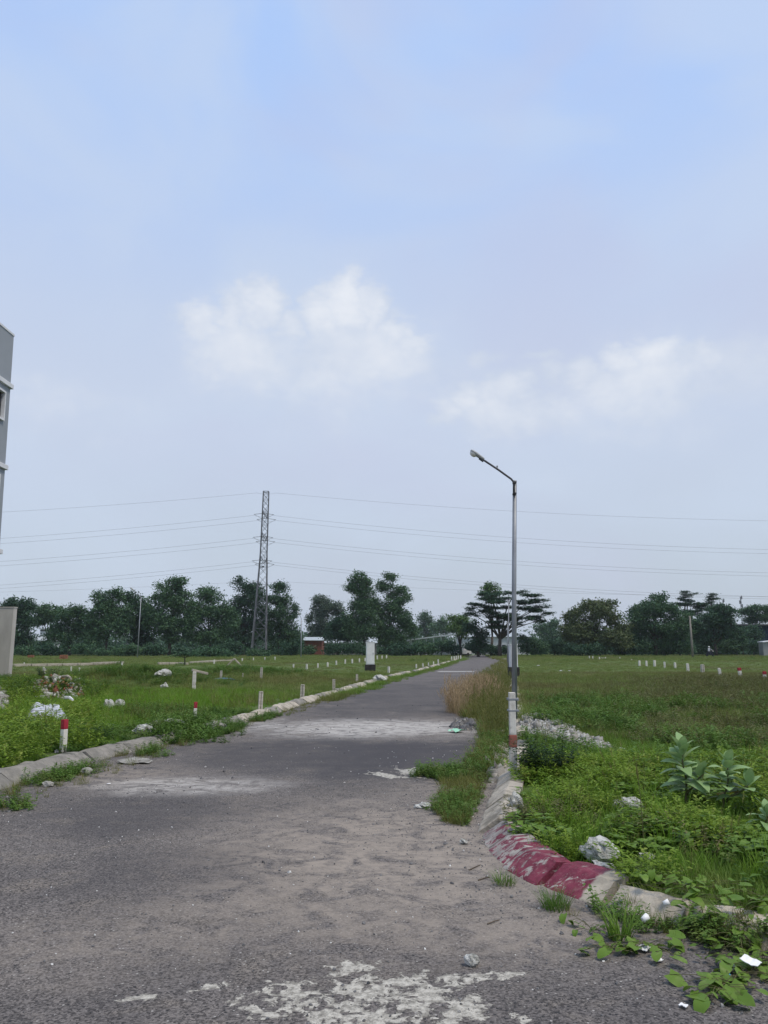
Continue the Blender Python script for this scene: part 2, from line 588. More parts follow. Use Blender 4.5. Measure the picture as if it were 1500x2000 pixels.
M['gravel'] = rough_mat('gravel_grey', (0.15, 0.148, 0.15), (0.085, 0.085, 0.088), 30, (0.28, 0.275, 0.265), 14, bs=0.3, obj=False)
M['tarp'] = rough_mat('tarp_plastic', (0.56, 0.58, 0.63), (0.42, 0.44, 0.50), 4, (0.04, 0.045, 0.08), 2.6, bs=0.3, rough=0.4, stretch=(1, 2.6, 2))
M['cup'] = rough_mat('white_plastic', (0.80, 0.80, 0.79), (0.72, 0.72, 0.71), 5, bs=0.0, rough=0.45)
M['cyan'] = rough_mat('cyan_wrapper', (0.10, 0.48, 0.66), (0.14, 0.55, 0.70), 12, bs=0.2, rough=0.4)
M['green_bag'] = rough_mat('green_bag', (0.25, 0.55, 0.38), (0.35, 0.62, 0.45), 12, bs=0.2, rough=0.4)
M['wood'] = rough_mat('dry_wood', (0.11, 0.085, 0.06), (0.07, 0.055, 0.04), 10, bs=0.4)
M['cloth_white'] = rough_mat('cloth_white', (0.62, 0.64, 0.68), (0.54, 0.56, 0.60), 8, bs=0.1)
M['skin'] = rough_mat('skin', (0.30, 0.17, 0.11), (0.26, 0.15, 0.10), 8, bs=0.0, rough=0.6)
M['trousers'] = rough_mat('trousers', (0.03, 0.033, 0.045), (0.04, 0.04, 0.05), 8, bs=0.1)
M['rubber'] = rough_mat('rubber', (0.02, 0.02, 0.02), (0.03, 0.03, 0.03), 8, bs=0.1)
M['bike_paint'] = rough_mat('bike_paint', (0.03, 0.035, 0.05), (0.035, 0.04, 0.05), 8, bs=0.0, rough=0.3)
M['car_white'] = rough_mat('car_white', (0.70, 0.71, 0.72), (0.66, 0.67, 0.68), 1, bs=0.0, rough=0.25)
M['blue_rag'] = rough_mat('blue_rag', (0.06, 0.12, 0.20), (0.09, 0.15, 0.22), 9, bs=0.3)

G1, G2, G3 = (0.060, 0.105, 0.022), (0.095, 0.150, 0.030), (0.120, 0.135, 0.042)
BROWN = (0.095, 0.075, 0.035)
M['grass_short'] = leaf_mat('grass_short', (0.105, 0.195, 0.026), (0.165, 0.265, 0.042), (0.235, 0.265, 0.075), 0.35, 0.25, patch=(0.150, 0.140, 0.045), pscale=0.16)
M['grass_field'] = leaf_mat('grass_field', (0.135, 0.190, 0.045), (0.200, 0.250, 0.066), (0.270, 0.270, 0.115), 0.35, 0.2, patch=(0.165, 0.150, 0.060), pscale=0.10)
M['grass_tall'] = leaf_mat('grass_tall', (0.115, 0.235, 0.022), (0.175, 0.305, 0.032), (0.245, 0.315, 0.070), 0.38, 0.5)
M['grass_olive'] = leaf_mat('grass_olive', (0.125, 0.145, 0.034), (0.180, 0.185, 0.052), (0.25, 0.215, 0.09), 0.25, 0.3)
M['grass_dry'] = leaf_mat('grass_dry', (0.36, 0.265, 0.150), (0.45, 0.335, 0.200), (0.26, 0.19, 0.11), 0.2, 0.9)
M['weed_lime'] = leaf_mat('weed_lime', (0.135, 0.235, 0.026), (0.225, 0.320, 0.042), (0.29, 0.330, 0.075), 0.35, 0.9)
M['weed_green'] = leaf_mat('weed_green', (0.075, 0.155, 0.026), (0.125, 0.220, 0.040), (0.175, 0.220, 0.060), 0.3, 0.8)
M['weed_dark'] = leaf_mat('weed_dark', (0.018, 0.042, 0.014), (0.030, 0.064, 0.018), None, 0.2, 1.2)
M['weed_brown'] = leaf_mat('weed_brown', (0.110, 0.120, 0.042), (0.155, 0.145, 0.058), (0.100, 0.160, 0.044), 0.2, 0.7)
M['big_leaf'] = leaf_mat('big_leaf', (0.235, 0.370, 0.150), (0.300, 0.43, 0.190), (0.35, 0.46, 0.22), 0.25, 3.0, rough=0.5)
M['yellow_leaf'] = leaf_mat('yellow_leaf', (0.42, 0.31, 0.04), (0.46, 0.34, 0.06), None, 0.25, 3.0)
M['heart_leaf'] = leaf_mat('heart_leaf', (0.100, 0.190, 0.026), (0.165, 0.270, 0.040), (0.21, 0.295, 0.07), 0.3, 4.0, rough=0.45)
M['stem'] = leaf_mat('stem', (0.09, 0.10, 0.04), (0.12, 0.11, 0.05), None, 0.0, 2.0)
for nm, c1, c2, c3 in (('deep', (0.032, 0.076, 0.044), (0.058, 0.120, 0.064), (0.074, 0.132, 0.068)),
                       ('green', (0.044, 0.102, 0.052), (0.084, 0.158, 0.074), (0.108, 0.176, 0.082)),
                       ('olive', (0.068, 0.102, 0.044), (0.118, 0.154, 0.064), (0.150, 0.160, 0.072)),
                       ('fresh', (0.076, 0.142, 0.048), (0.116, 0.200, 0.066), None),
                       ('grey', (0.076, 0.116, 0.080), (0.132, 0.178, 0.122), (0.156, 0.20, 0.14))):
    M['leaf_' + nm] = leaf_mat('leaf_' + nm, c1, c2, c3, 0.18, 0.22, rough=0.7)


def chipped_red():
    m, t, b, out = new_mat('chipped_maroon_paint')
    co = t.node('ShaderNodeNewGeometry').outputs['Position']
    n = t.noise(co, 6, 5, 0.6, 0.2)
    con = t.mix(t.ramp(n, .35, .65), (0.40, 0.37, 0.33), (0.24, 0.22, 0.20))
    red = t.mix(t.ramp(t.noise(co, 9, 6, .7), .35, .65), (0.130, 0.022, 0.040), (0.215, 0.040, 0.068))
    red = t.mix(t.math('MULTIPLY', t.ramp(t.noise(t.vmath('ADD', co, (4, 2, 1)), 22, 5, .7), .5, .7), .5), red, (0.30, 0.16, 0.16))
    w = t.noise(t.vmath('MULTIPLY', t.vmath('ADD', co, (0.3, 0.1, 0)), (2.0, 7.5, 9.0)), 1.8, 8, 0.72, 0.6)
    # worn more on the block that turns the corner, fresh on the later blocks
    y = t.xyz(co)[1]
    worn = t.ramp(y, 5.3, 6.7, -0.055, 0.085)
    # the paint stops short part way along a block
    x_ = t.xyz(co)[0]
    run = t.math('ADD', t.math('SUBTRACT', t.math('MULTIPLY', y, 0.86), t.math('MULTIPLY', x_, 0.51)), t.math('MULTIPLY', t.math('SUBTRACT', n, 0.5), 0.12))
    bare = t.ramp(run, 3.94, 3.91)
    pale = t.mix(t.ramp(n, .35, .65), (0.46, 0.41, 0.33), (0.30, 0.27, 0.22))
    con = t.mix(bare, con, pale)
    c = t.mix(t.math('MAXIMUM', bare, t.ramp(t.math('ADD', w, worn), 0.515, 0.58)), red, con)
    t.put(b.inputs['Base Color'], c)
    b.inputs['Roughness'].default_value = 0.7
    bump(t, b, t.math('SUBTRACT', t.noise(co, 30, 5, .65), t.math('MULTIPLY', t.ramp(w, 0.5, 0.56), 0.2)), 0.6, 0.01)
    return m


M['maroon'] = chipped_red()


def ellipse_mask(t, x, y, cx, cy, rx, ry, warp, soft=0.6, rot=0.0):
    dx = t.math('SUBTRACT', x, cx)
    dy = t.math('SUBTRACT', y, cy)
    if rot:
        c, s = math.cos(rot), math.sin(rot)
        dx, dy = (t.math('ADD', t.math('MULTIPLY', dx, c), t.math('MULTIPLY', dy, s)),
                  t.math('SUBTRACT', t.math('MULTIPLY', dy, c), t.math('MULTIPLY', dx, s)))
    dx = t.math('DIVIDE', dx, rx)
    dy = t.math('DIVIDE', dy, ry)
    r = t.math('SQRT', t.math('ADD', t.math('MULTIPLY', dx, dx), t.math('MULTIPLY', dy, dy)))
    r = t.math('ADD', r, warp)
    return t.ramp(r, 1.0 + soft, 1.0 - soft)


def road_mat():
    m, t, b, out = new_mat('worn_asphalt')
    co = t.node('ShaderNodeNewGeometry').outputs['Position']
    x, y, z = t.xyz(co)
    flat = t.comb(x, y, 0.0)
    nb = t.noise(flat, 0.55, 5, 0.6, 0.3)
    nm = t.noise(flat, 2.3, 5, 0.62, 0.4)
    nf = t.noise(flat, 9.0, 6, 0.7, 0.2)
    base = t.mix(t.ramp(nb, .36, .64), (0.092, 0.085, 0.083), (0.132, 0.120, 0.113))
    base = t.mix(t.math('MULTIPLY', t.ramp(nm, .5, .72), 0.55), base, (0.175, 0.153, 0.130))
    # aggregate grains, near
    v = t.voronoi(flat, 95.0)
    g = t.xyz(v.outputs['Color'])[0]
    grain = t.mix(t.ramp(g, 0.0, 1.0, smooth=False), (0.30, 0.30, 0.31), (1.75, 1.72, 1.68))
    base = t.mix(0.9, base, grain, 'MULTIPLY')
    v2 = t.voronoi(flat, 52.0)
    g2 = t.xyz(v2.outputs['Color'])[1]
    base = t.mix(t.math('MULTIPLY', t.ramp(g2, 0.945, 0.965), t.ramp(v2.outputs['Distance'], 0.36, 0.22)), base, (0.36, 0.345, 0.32))
    base = t.mix(t.math('MULTIPLY', t.ramp(g2, 0.14, 0.08), t.ramp(v2.outputs['Distance'], 0.46, 0.32)), base, (0.03, 0.03, 0.032))
    warp = t.math('MULTIPLY', t.math('SUBTRACT', t.math('ADD', t.math('MULTIPLY', nb, 0.6), t.math('MULTIPLY', nm, 0.8)), 0.72), 1.9)
    warp2 = t.math('MULTIPLY', t.math('SUBTRACT', nf, 0.5), 2.2)
    wsum = t.math('ADD', warp, t.math('MULTIPLY', warp2, 0.5))
    streak = t.noise(t.vmath('MULTIPLY', flat, (2.3, 2.9, 1.0)), 1.5, 8, 0.68, 0.9)
    thin = t.math('MULTIPLY', t.math('ADD', t.math('MULTIPLY', t.ramp(nf, 0.34, 0.62), .65), .35), t.ramp(streak, 0.34, 0.58))
    # dusty beige earth washed over the middle of the junction
    dirt = (0.305, 0.262, 0.218)
    for (cx, cy, rx, ry, k) in ((0.0, 6.2, 1.15, 1.5, .95), (0.55, 7.6, .8, 1.7, .6), (-0.7, 7.4, 1.0, 1.3, .5), (1.0, 5.2, .5, .7, .4), (-1.6, 4.6, .6, .45, .5), (-1.0, 5.2, .6, .4, .4), (-3.3, 10.2, .8, .9, .7),
                                (1.1, 9.4, .7, .9, .6), (-2.1, 12.8, 1.0, 1.2, .35), (0.9, 4.7, 1.0, .3, .45), (1.6, 17, 1.2, 2.2, .6)):
        base = t.mix(t.math('MULTIPLY', t.math('MULTIPLY', ellipse_mask(t, x, y, cx, cy, rx, ry, wsum, 0.75), thin), k), base, dirt)
    # pale cement dust
    for (cx, cy, rx, ry, k) in ((-2.25, 9.5, .95, .55, .8), (-0.45, 16.2, 2.0, 1.7, 1.0), (-3.0, 17.6, .7, 1.6, .5), (.3, 16.4, 1.5, 1.2, .9)):
        base = t.mix(t.math('MULTIPLY', t.math('MULTIPLY', ellipse_mask(t, x, y, cx, cy, rx, ry, wsum, 0.55), t.math('ADD', t.math('MULTIPLY', thin, .8), .1)), k), base, (0.50, 0.475, 0.44))
    for (cx, cy, rx, ry, k) in ((-1.0, 12.2, 1.9, 1.6, .7), (.5, 12.0, 1.3, 1.5, .7), (-.2, 13.3, 1.6, .7, .5), (0.6, 28, 2.6, 9, .45), (-2.4, 7.9, .8, .8, .35), (-1.6, 5.9, .6, .6, .3)):
        base = t.mix(t.math('MULTIPLY', ellipse_mask(t, x, y, cx, cy, rx, ry, warp, 0.6), k), base, (0.055, 0.052, 0.056))
    # hardened cement spills: crisp edged crust
    crust = None
    nw = t.math('MULTIPLY', t.math('SUBTRACT', t.math('ADD', t.math('MULTIPLY', nm, 0.75), t.math('MULTIPLY', nf, 0.75)), 0.72), 4.6)
    for (cx, cy, rx, ry, rot) in ((-0.06, 4.03, .40, .24, 0.1), (-0.40, 4.00, .24, .11, 0.0), (0.34, 4.08, .30, .08, .30), (0.12, 3.80, .42, .24, 0), (-.34, 3.80, .3, .12, 0), (-0.80, 4.03, .10, .045, .4), (-0.56, 4.08, .05, .03, 0), (-1.12, 3.9, .12, .04, .2), (-0.1, 3.72, .3, .1, 0),
                                  (.52, 10.55, .50, .42, 0), (.05, 10.2, .12, .35, .5)):
        e = ellipse_mask(t, x, y, cx, cy, rx, ry, nw, 0.10, rot)
        crust = e if crust is None else t.math('MAXIMUM', crust, e)
    crust = t.math('MULTIPLY', crust, t.math('MAXIMUM', t.ramp(t.noise(t.vmath('ADD', flat, (9, 4, 0)), 8.5, 8, 0.66, 0.8), 0.440, 0.485), t.ramp(y, 6, 7)))
    ncol = t.noise(flat, 24, 6, 0.7)
    base = t.mix(crust, base, t.mix(t.ramp(ncol, .36, .62), (0.23, 0.215, 0.185), (0.50, 0.475, 0.415)))
    # far strip of old cement across the lane
    strip = t.math('MULTIPLY', t.ramp(y, 53.6, 53.9), t.ramp(y, 55.6, 55.3))
    strip = t.math('MULTIPLY', strip, t.ramp(x, 6.4, 6.1))
    base = t.mix(t.math('MULTIPLY', strip, t.ramp(x, 3.6, 3.9)), base, (0.36, 0.35, 0.33))
    t.put(b.inputs['Base Color'], base)
    b.inputs['Roughness'].default_value = 0.9
    h = t.math('ADD', t.math('MULTIPLY', v.outputs['Distance'], -0.5), t.math('ADD', t.math('MULTIPLY', nf, 0.8), t.math('MULTIPLY', crust, 0.9)))
    bump(t, b, h, 0.55, 0.012)
    return m


def ground_mat():
    m, t, b, out = new_mat('field_soil_and_turf')
    co = t.node('ShaderNodeNewGeometry').outputs['Position']
    n1 = t.noise(co, 0.16, 5, 0.6, 0.3)
    n2 = t.noise(co, 1.1, 6, 0.65, 0.3)
    n3 = t.noise(co, 7.0, 5, 0.7)
    c = t.mix(t.ramp(n2, .35, .65), (0.070, 0.115, 0.026), (0.105, 0.150, 0.038))
    c = t.mix(t.math('MULTIPLY', t.ramp(n1, .50, .66), 0.75), c, (0.100, 0.090, 0.045))
    c = t.mix(t.math('MULTIPLY', t.ramp(n3, .55, .75), 0.6), c, (0.09, 0.072, 0.05))
    t.put(b.inputs['Base Color'], c)
    b.inputs['Roughness'].default_value = 0.95
    bump(t, b, t.math('ADD', n3, n2), 0.8, 0.08)
    return m


M['road'] = road_mat()
M['ground'] = ground_mat()


# ------------------------------------------------------------------ the ground and the road
def spaced(segments):
    a = [segments[0][0]]
    for (start, stop, step0, step1) in segments:
        p = start
        while p < stop - 1e-6:
            k = (p - start) / max(stop - start, 1e-6)
            p = min(p + step0 + (step1 - step0) * k, stop)
            a.append(p)
    return np.array(a)


def sheet(name, offs, ys, zf, centre, mat, clip=None):
    O, Yg = np.meshgrid(offs, ys)
    X = O + centre(Yg)
    Z = zf(X, Yg)
    V = np.stack([X.ravel(), Yg.ravel(), Z.ravel()], 1)
    ny, nx = X.shape
    i = np.arange(ny * nx).reshape(ny, nx)
    F = np.stack([i[:-1, :-1].ravel(), i[:-1, 1:].ravel(), i[1:, 1:].ravel(), i[1:, :-1].ravel()], 1)
    if clip is not None:
        keep = clip(V[F].mean(1))
        F = F[keep]
    me = np_mesh(name, V, F, True)
    return mesh_obj(name, me, mat)


def centre(y):
    return np.where(y < 8, kerb_x(np.full(np.shape(y), 8.0)), kerb_x(np.clip(y, 8, 190)))


offs = spaced([(-750, -60, 60, 5), (-60, -12, 4, 0.5), (-12, -7.5, 0.4, 0.1), (-7.5, 2.5, 0.085, 0.085), (2.5, 12, 0.1, 0.5), (12, 60, 0.5, 4), (60, 750, 5, 60)])
ysg = spaced([(-60, 2.5, 8, 0.5), (2.5, 13, 0.09, 0.09), (13, 45, 0.1, 0.5), (45, 180, 0.5, 4), (180, 900, 5, 60)])
g = sheet('ground', offs, ysg, lambda x, y: H(x, y), centre, M['ground'])
tag(g, kind='structure')
offr = spaced([(-60, -9, 8, 0.6), (-9, 3, 0.25, 0.25), (3, 60, 0.6, 8)])
ysr = spaced([(-40, 2, 6, 0.4), (2, 25, 0.2, 0.3), (25, 188, 0.4, 4)])
rd = sheet('road', offr, ysr, HR, centre, M['road'], clip=lambda c: road_sd(c[:, 0], c[:, 1]) < 0.25)
tag(rd, kind='structure')

# ------------------------------------------------------------------ kerbs, block by block
PROFILE = [(0.0, -0.08), (0.0, 0.016), (0.016, 0.034), (0.178, 0.143), (0.20, 0.150), (0.33, 0.150), (0.345, 0.140), (0.345, -0.08)]


def kerb_block(p, q, n0, n1, mat, parent, seed, name='kerb_block', drop=0.0, wear=0.012):
    """a concrete block from p to q; n0, n1 point away from the road"""
    rr = random.Random(seed)
    nseg = 5
    rows = []
    for i in range(nseg + 1):
        k = i / nseg
        c = p * (1 - k) + q * k
        n = n0 * (1 - k) + n1 * k
        row = []
        for (o, z) in PROFILE:
            e = 0.012 if i in (0, nseg) else 0.0
            zz = z - (e if z > 0 else 0)
            oo = o + (e * 0.6 if o < 0.2 else -e * 0.6)
            j = wear * (float(vnoise(c[0] * 7 + seed, c[1] * 7 + o * 30, 4)) - 0.5) * 2
            row.append((c[0] + n[0] * (oo + j * .6), c[1] + n[1] * (oo + j * .6), zz + (j if z > 0 else 0) - drop))
        rows.append(row)
    V = np.array(rows).reshape(-1, 3)
    m = len(PROFILE)
    F = []
    for i in range(nseg):
        for k in range(m - 1):
            F.append((i * m + k, (i + 1) * m + k, (i + 1) * m + k + 1, i * m + k + 1))
    me = bpy.data.meshes.new(name)
    faces = F + [tuple(range(m)), tuple(range(nseg * m + m - 1, nseg * m - 1, -1))]
    me.from_pydata([tuple(v) for v in V], [], faces)
    bm = bmesh.new()
    bm.from_mesh(me)
    bmesh.ops.recalc_face_normals(bm, faces=bm.faces[:])
    bm.to_mesh(me)
    bm.free()
    return mesh_obj(name, me, mat, parent)


def resample(path, step):
    d = np.r_[0, np.cumsum(np.hypot(*np.diff(path, axis=0).T))]
    out = [path[0]]
    s = 0
    while s < d[-1]:
        s += step(np.interp(s, d, path[:, 1]))
        s = min(s, d[-1])
        out.append(np.array([np.interp(s, d, path[:, 0]), np.interp(s, d, path[:, 1])]))
        if s >= d[-1]:
            break
    return np.array(out)


def lay_kerb(name, path, side, matfn, skip=lambda c, i: False, step=lambda y: 1.0 if y < 45 else (2.0 if y < 80 else 4.0), rough=None):
    root = empty(name)
    tag(root, kind='structure')
    pts = resample(path, step)
    tg = np.gradient(pts, axis=0)
    tg /= np.linalg.norm(tg, axis=1)[:, None]
    nn = np.stack([tg[:, 1], -tg[:, 0]], 1) * side
    for i in range(len(pts) - 1):
        c = (pts[i] + pts[i + 1]) / 2
        if skip(c, i):
            continue
        r = random.Random(i * 7 + len(name))
        gap = 0.014 if not (rough and rough(c, i)) else 0.03
        d = (pts[i + 1] - pts[i])
        d = d / np.linalg.norm(d)
        sh = nn[i] * r.uniform(-.022, .022)
        mt, lab = matfn(c, i)
        o = kerb_block(pts[i] + d * gap + sh, pts[i + 1] - d * gap + sh, nn[i], nn[i + 1], mt, root, i * 13 + 5, drop=r.uniform(-0.006, 0.026) + (r.uniform(.0, .035) if rough and rough(c, i) else 0), wear=.035 if rough and rough(c, i) else .014)
        if lab:
            o['label'] = lab
    return root


rp_near = RP[(RP[:, 0] < 20) & (RP[:, 1] > 2.7) & (RP[:, 1] < 125)]


def right_mat(c, i):
    if 5.05 < c[1] < 7.15 and c[0] < 1.42:
        return M['maroon'], 'kerb block with chipped maroon paint'
    if c[1] < 12:
        return M['pale_concrete'], None
    return M['pale_concrete'] if i % 3 else M['concrete'], None


lay_kerb('right_kerb', rp_near, -1, right_mat, skip=lambda c, i: (13.0 < c[1] < 14.3) or (i % 7 == 3 and c[1] > 14) or (c[0] > 1.50 and c[0] < 1.63 and c[1] < 5.2) or (2.05 < c[0] < 2.6 and c[1] < 5), rough=lambda c, i: (c[1] < 5.2 and c[0] > 1.2), step=lambda y: 0.52 if y < 11 else (1.0 if y < 45 else 3.0))
lp_near = LP[(LP[:, 0] > -12.5) & (LP[:, 1] > 2.9) & (LP[:, 1] < 125)]
lay_kerb('left_kerb', lp_near, -1, lambda c, i: ((M['pale_concrete'] if c[1] > 15.8 and i % 3 else M['concrete']), None), skip=lambda c, i: 14.3 < c[1] < 15.6 or (c[1] > 40 and i % 6 == 2))


def low_strip(name, pix, mat, h=0.28):
    pts = [on_ground(u, v, 0.1) for u, v in pix]
    root = empty(name)
    tag(root, kind='structure')
    for a, b in zip(pts[:-1], pts[1:]):
        a = Vector((*a, 0))
        b = Vector((*b, 0))
        n = max(2, int((b - a).length / 3.0))
        for k in range(n):
            p = a.lerp(b, k / n)
            q = a.lerp(b, (k + 1) / n)
            c = (p + q) / 2
            d = q - p
            z = float(H(np.array([c.x]), np.array([c.y]))[0])
            mb = MB()
            mb.box((0, 0, h / 2 - .1), (d.length - 0.05, 0.25, h + .2), bevel=0.02)
            o = mb.build('kerb_block', mat, root)
            o.location = (c.x, c.y, z)
            o.rotation_euler = (0, 0, math.atan2(d.y, d.x))


low_strip('field_road_kerb', [(-20, 1303), (60, 1302), (120, 1301), (180, 1300), (240, 1297)], M['pale_concrete'], 0.22)
low_strip('field_road_kerb', [(308, 1299), (350, 1298.4), (366, 1299)], M['pale_concrete'], 0.2)
low_strip('field_road_kerb', [(372, 1296), (390, 1295), (420, 1293), (455, 1291)], M['pale_concrete'], 0.2)
low_strip('field_road_kerb', [(30, 1319), (105, 1314)], M['concrete'], 0.05)
low_strip('field_road_kerb', [(160, 1311), (250, 1306)], M['concrete'], 0.05)
# ------------------------------------------------------------------ trees
LEAF_Q = np.array([(-.5, 0, 0), (0, -.28, .06), (.5, 0, -.05), (0, .28, .06)])


def rot_mats(n, tilt=1.0):
    """random leaf attitudes, mostly facing up and outward"""
    a = rng.uniform(0, 2 * np.pi, n)
    b = rng.normal(0, 0.75 * tilt, n)
    c = rng.normal(0, 0.75 * tilt, n)
    ca, sa, cb, sb, cc, sc_ = np.cos(a), np.sin(a), np.cos(b), np.sin(b), np.cos(c), np.sin(c)
    Rz = np.zeros((n, 3, 3))
    Rz[:, 0, 0] = ca; Rz[:, 0, 1] = -sa; Rz[:, 1, 0] = sa; Rz[:, 1, 1] = ca; Rz[:, 2, 2] = 1
    Rx = np.zeros((n, 3, 3))
    Rx[:, 0, 0] = 1; Rx[:, 1, 1] = cb; Rx[:, 1, 2] = -sb; Rx[:, 2, 1] = sb; Rx[:, 2, 2] = cb
    Ry = np.zeros((n, 3, 3))
    Ry[:, 1, 1] = 1; Ry[:, 0, 0] = cc; Ry[:, 0, 2] = sc_; Ry[:, 2, 0] = -sc_; Ry[:, 2, 2] = cc
    return Rz @ Rx @ Ry


def crown_mesh(lobes, leaf, density, flat=False, ragged=1.0):
    """lobes: (x,y,z,rx,ry,rz); leaf clusters through each lobe, thicker near its surface"""
    P = []
    S = []
    for (x, y, z, rx, ry, rz) in lobes:
        area = (rx * rz + rx * ry + ry * rz)
        nc = int(max(14, density * 1.05 * area / leaf ** 2))
        # each lobe is itself a bunch of smaller clumps, which gives the lumpy outline and the dark gaps
        ns = 7 if flat else int(np.clip(area / (leaf * leaf) * .05, 5, 12))
        if ns > 1:
            sd_ = rng.normal(size=(ns, 3))
            sd_ /= np.linalg.norm(sd_, axis=1)[:, None]
            sc_ = sd_ * rng.uniform(.40, .72, ns)[:, None]
            sc_[0] = 0
            sr = rng.uniform(.34, .56, ns) * ragged
            sr[0] = .74
            if flat:
                sc_ = rng.uniform(-.72, .72, (ns, 3)) * np.array([1, 1, 1.3])
                sr = rng.uniform(.26, .48, ns)
        else:
            sc_, sr = np.zeros((1, 3)), np.ones(1)
        w = sr ** 2 / (sr ** 2).sum()
        pick = rng.choice(ns, nc, p=w)
        d = rng.normal(size=(nc, 3))
        d /= np.linalg.norm(d, axis=1)[:, None]
        r = rng.uniform(0, 1, nc) ** 0.45
        c = sc_[pick] + d * (r * sr[pick])[:, None]
        k = 26
        sp = rng.normal(0, 1, (nc, k, 3)) * (leaf * (1.15 if not flat else 1.2)) * np.array([1, 1, 0.26 if flat else 0.7])
        pts = c[:, None, :] * np.array([rx, ry, rz]) * (np.array([1.22, 1.15, 1.06]) if not flat else 1) + np.array([x, y, z]) + sp
        P.append(pts.reshape(-1, 3))
        S.append(np.repeat(rng.uniform(.75, 1.25, nc), k) * leaf)
    P = np.concatenate(P)
    S = np.concatenate(S) * rng.uniform(.6, 1.3, len(P))
    n = len(P)
    Rm = rot_mats(n, 0.35 if flat else 1.0)
    V = np.einsum('nij,kj->nki', Rm, LEAF_Q) * S[:, None, None] + P[:, None, :]
    keep = V[:, :, 2].min(1) > 0.05
    V = V[keep]
    n = len(V)
    F = np.arange(n * 4).reshape(n, 4)
    return np_mesh('crown', V.reshape(-1, 3), F)


def tree(name, label, lobes_px, Y, base_u, mat, cat='tree', group=None, leaf=0.42, density=1.0, flat=False, depth=0.8, trunk_r=0.28, ragged=1.0, low=None, splay=True):
    """lobes sighted as (u, v, ru, rv) at distance Y; given real depth around Y"""
    bx, _, _ = at(base_u, 1280, Y)
    bz = float(H(np.array([bx]), np.array([Y]))[0])
    root = empty(name, (bx, Y, bz))
    tag(root, label, cat, group)
    lob = []
    px = Y / 1500.0
    for i, l in enumerate(lobes_px):
        u, v, ru, rv = l[:4]
        x, y, z = at(u, v, Y)
        ry = ru * px * depth
        dy = random.uniform(-.35, .35) * ry if len(lobes_px) > 1 else 0
        lob.append((x - bx, dy, z - bz, ru * px * .98, ry, rv * px * .98))
    mesh_obj('crown', crown_mesh(lob, leaf, density, flat, ragged), mat, root)
    # trunk with limbs that reach into the lobes
    tops = max(l[2] for l in lob)
    mb = MB()
    fork = min(max(0.9, tops * 0.28), 5.0)
    lean = random.uniform(-.25, .25)
    mb.tube([(0, 0, -.3), (lean * .3, 0, fork * .5), (lean, 0, fork)], [trunk_r * 1.25, trunk_r, trunk_r * .82], 8)
    for l in lob:
        e = (l[0], l[1], l[2] + l[5] * (0.0 if flat else .3))
        if e[2] < fork + .3:
            continue
        mid = (lean + (e[0] - lean) * .45, e[1] * .45, fork + (e[2] - fork) * (.62 if splay else .5))
        mb.tube([(lean, 0, fork - .2), mid, e], [trunk_r * .55, trunk_r * .34, trunk_r * .1], 6)
    mb.build('trunk', M['bark'], root, smooth=True)
    return root


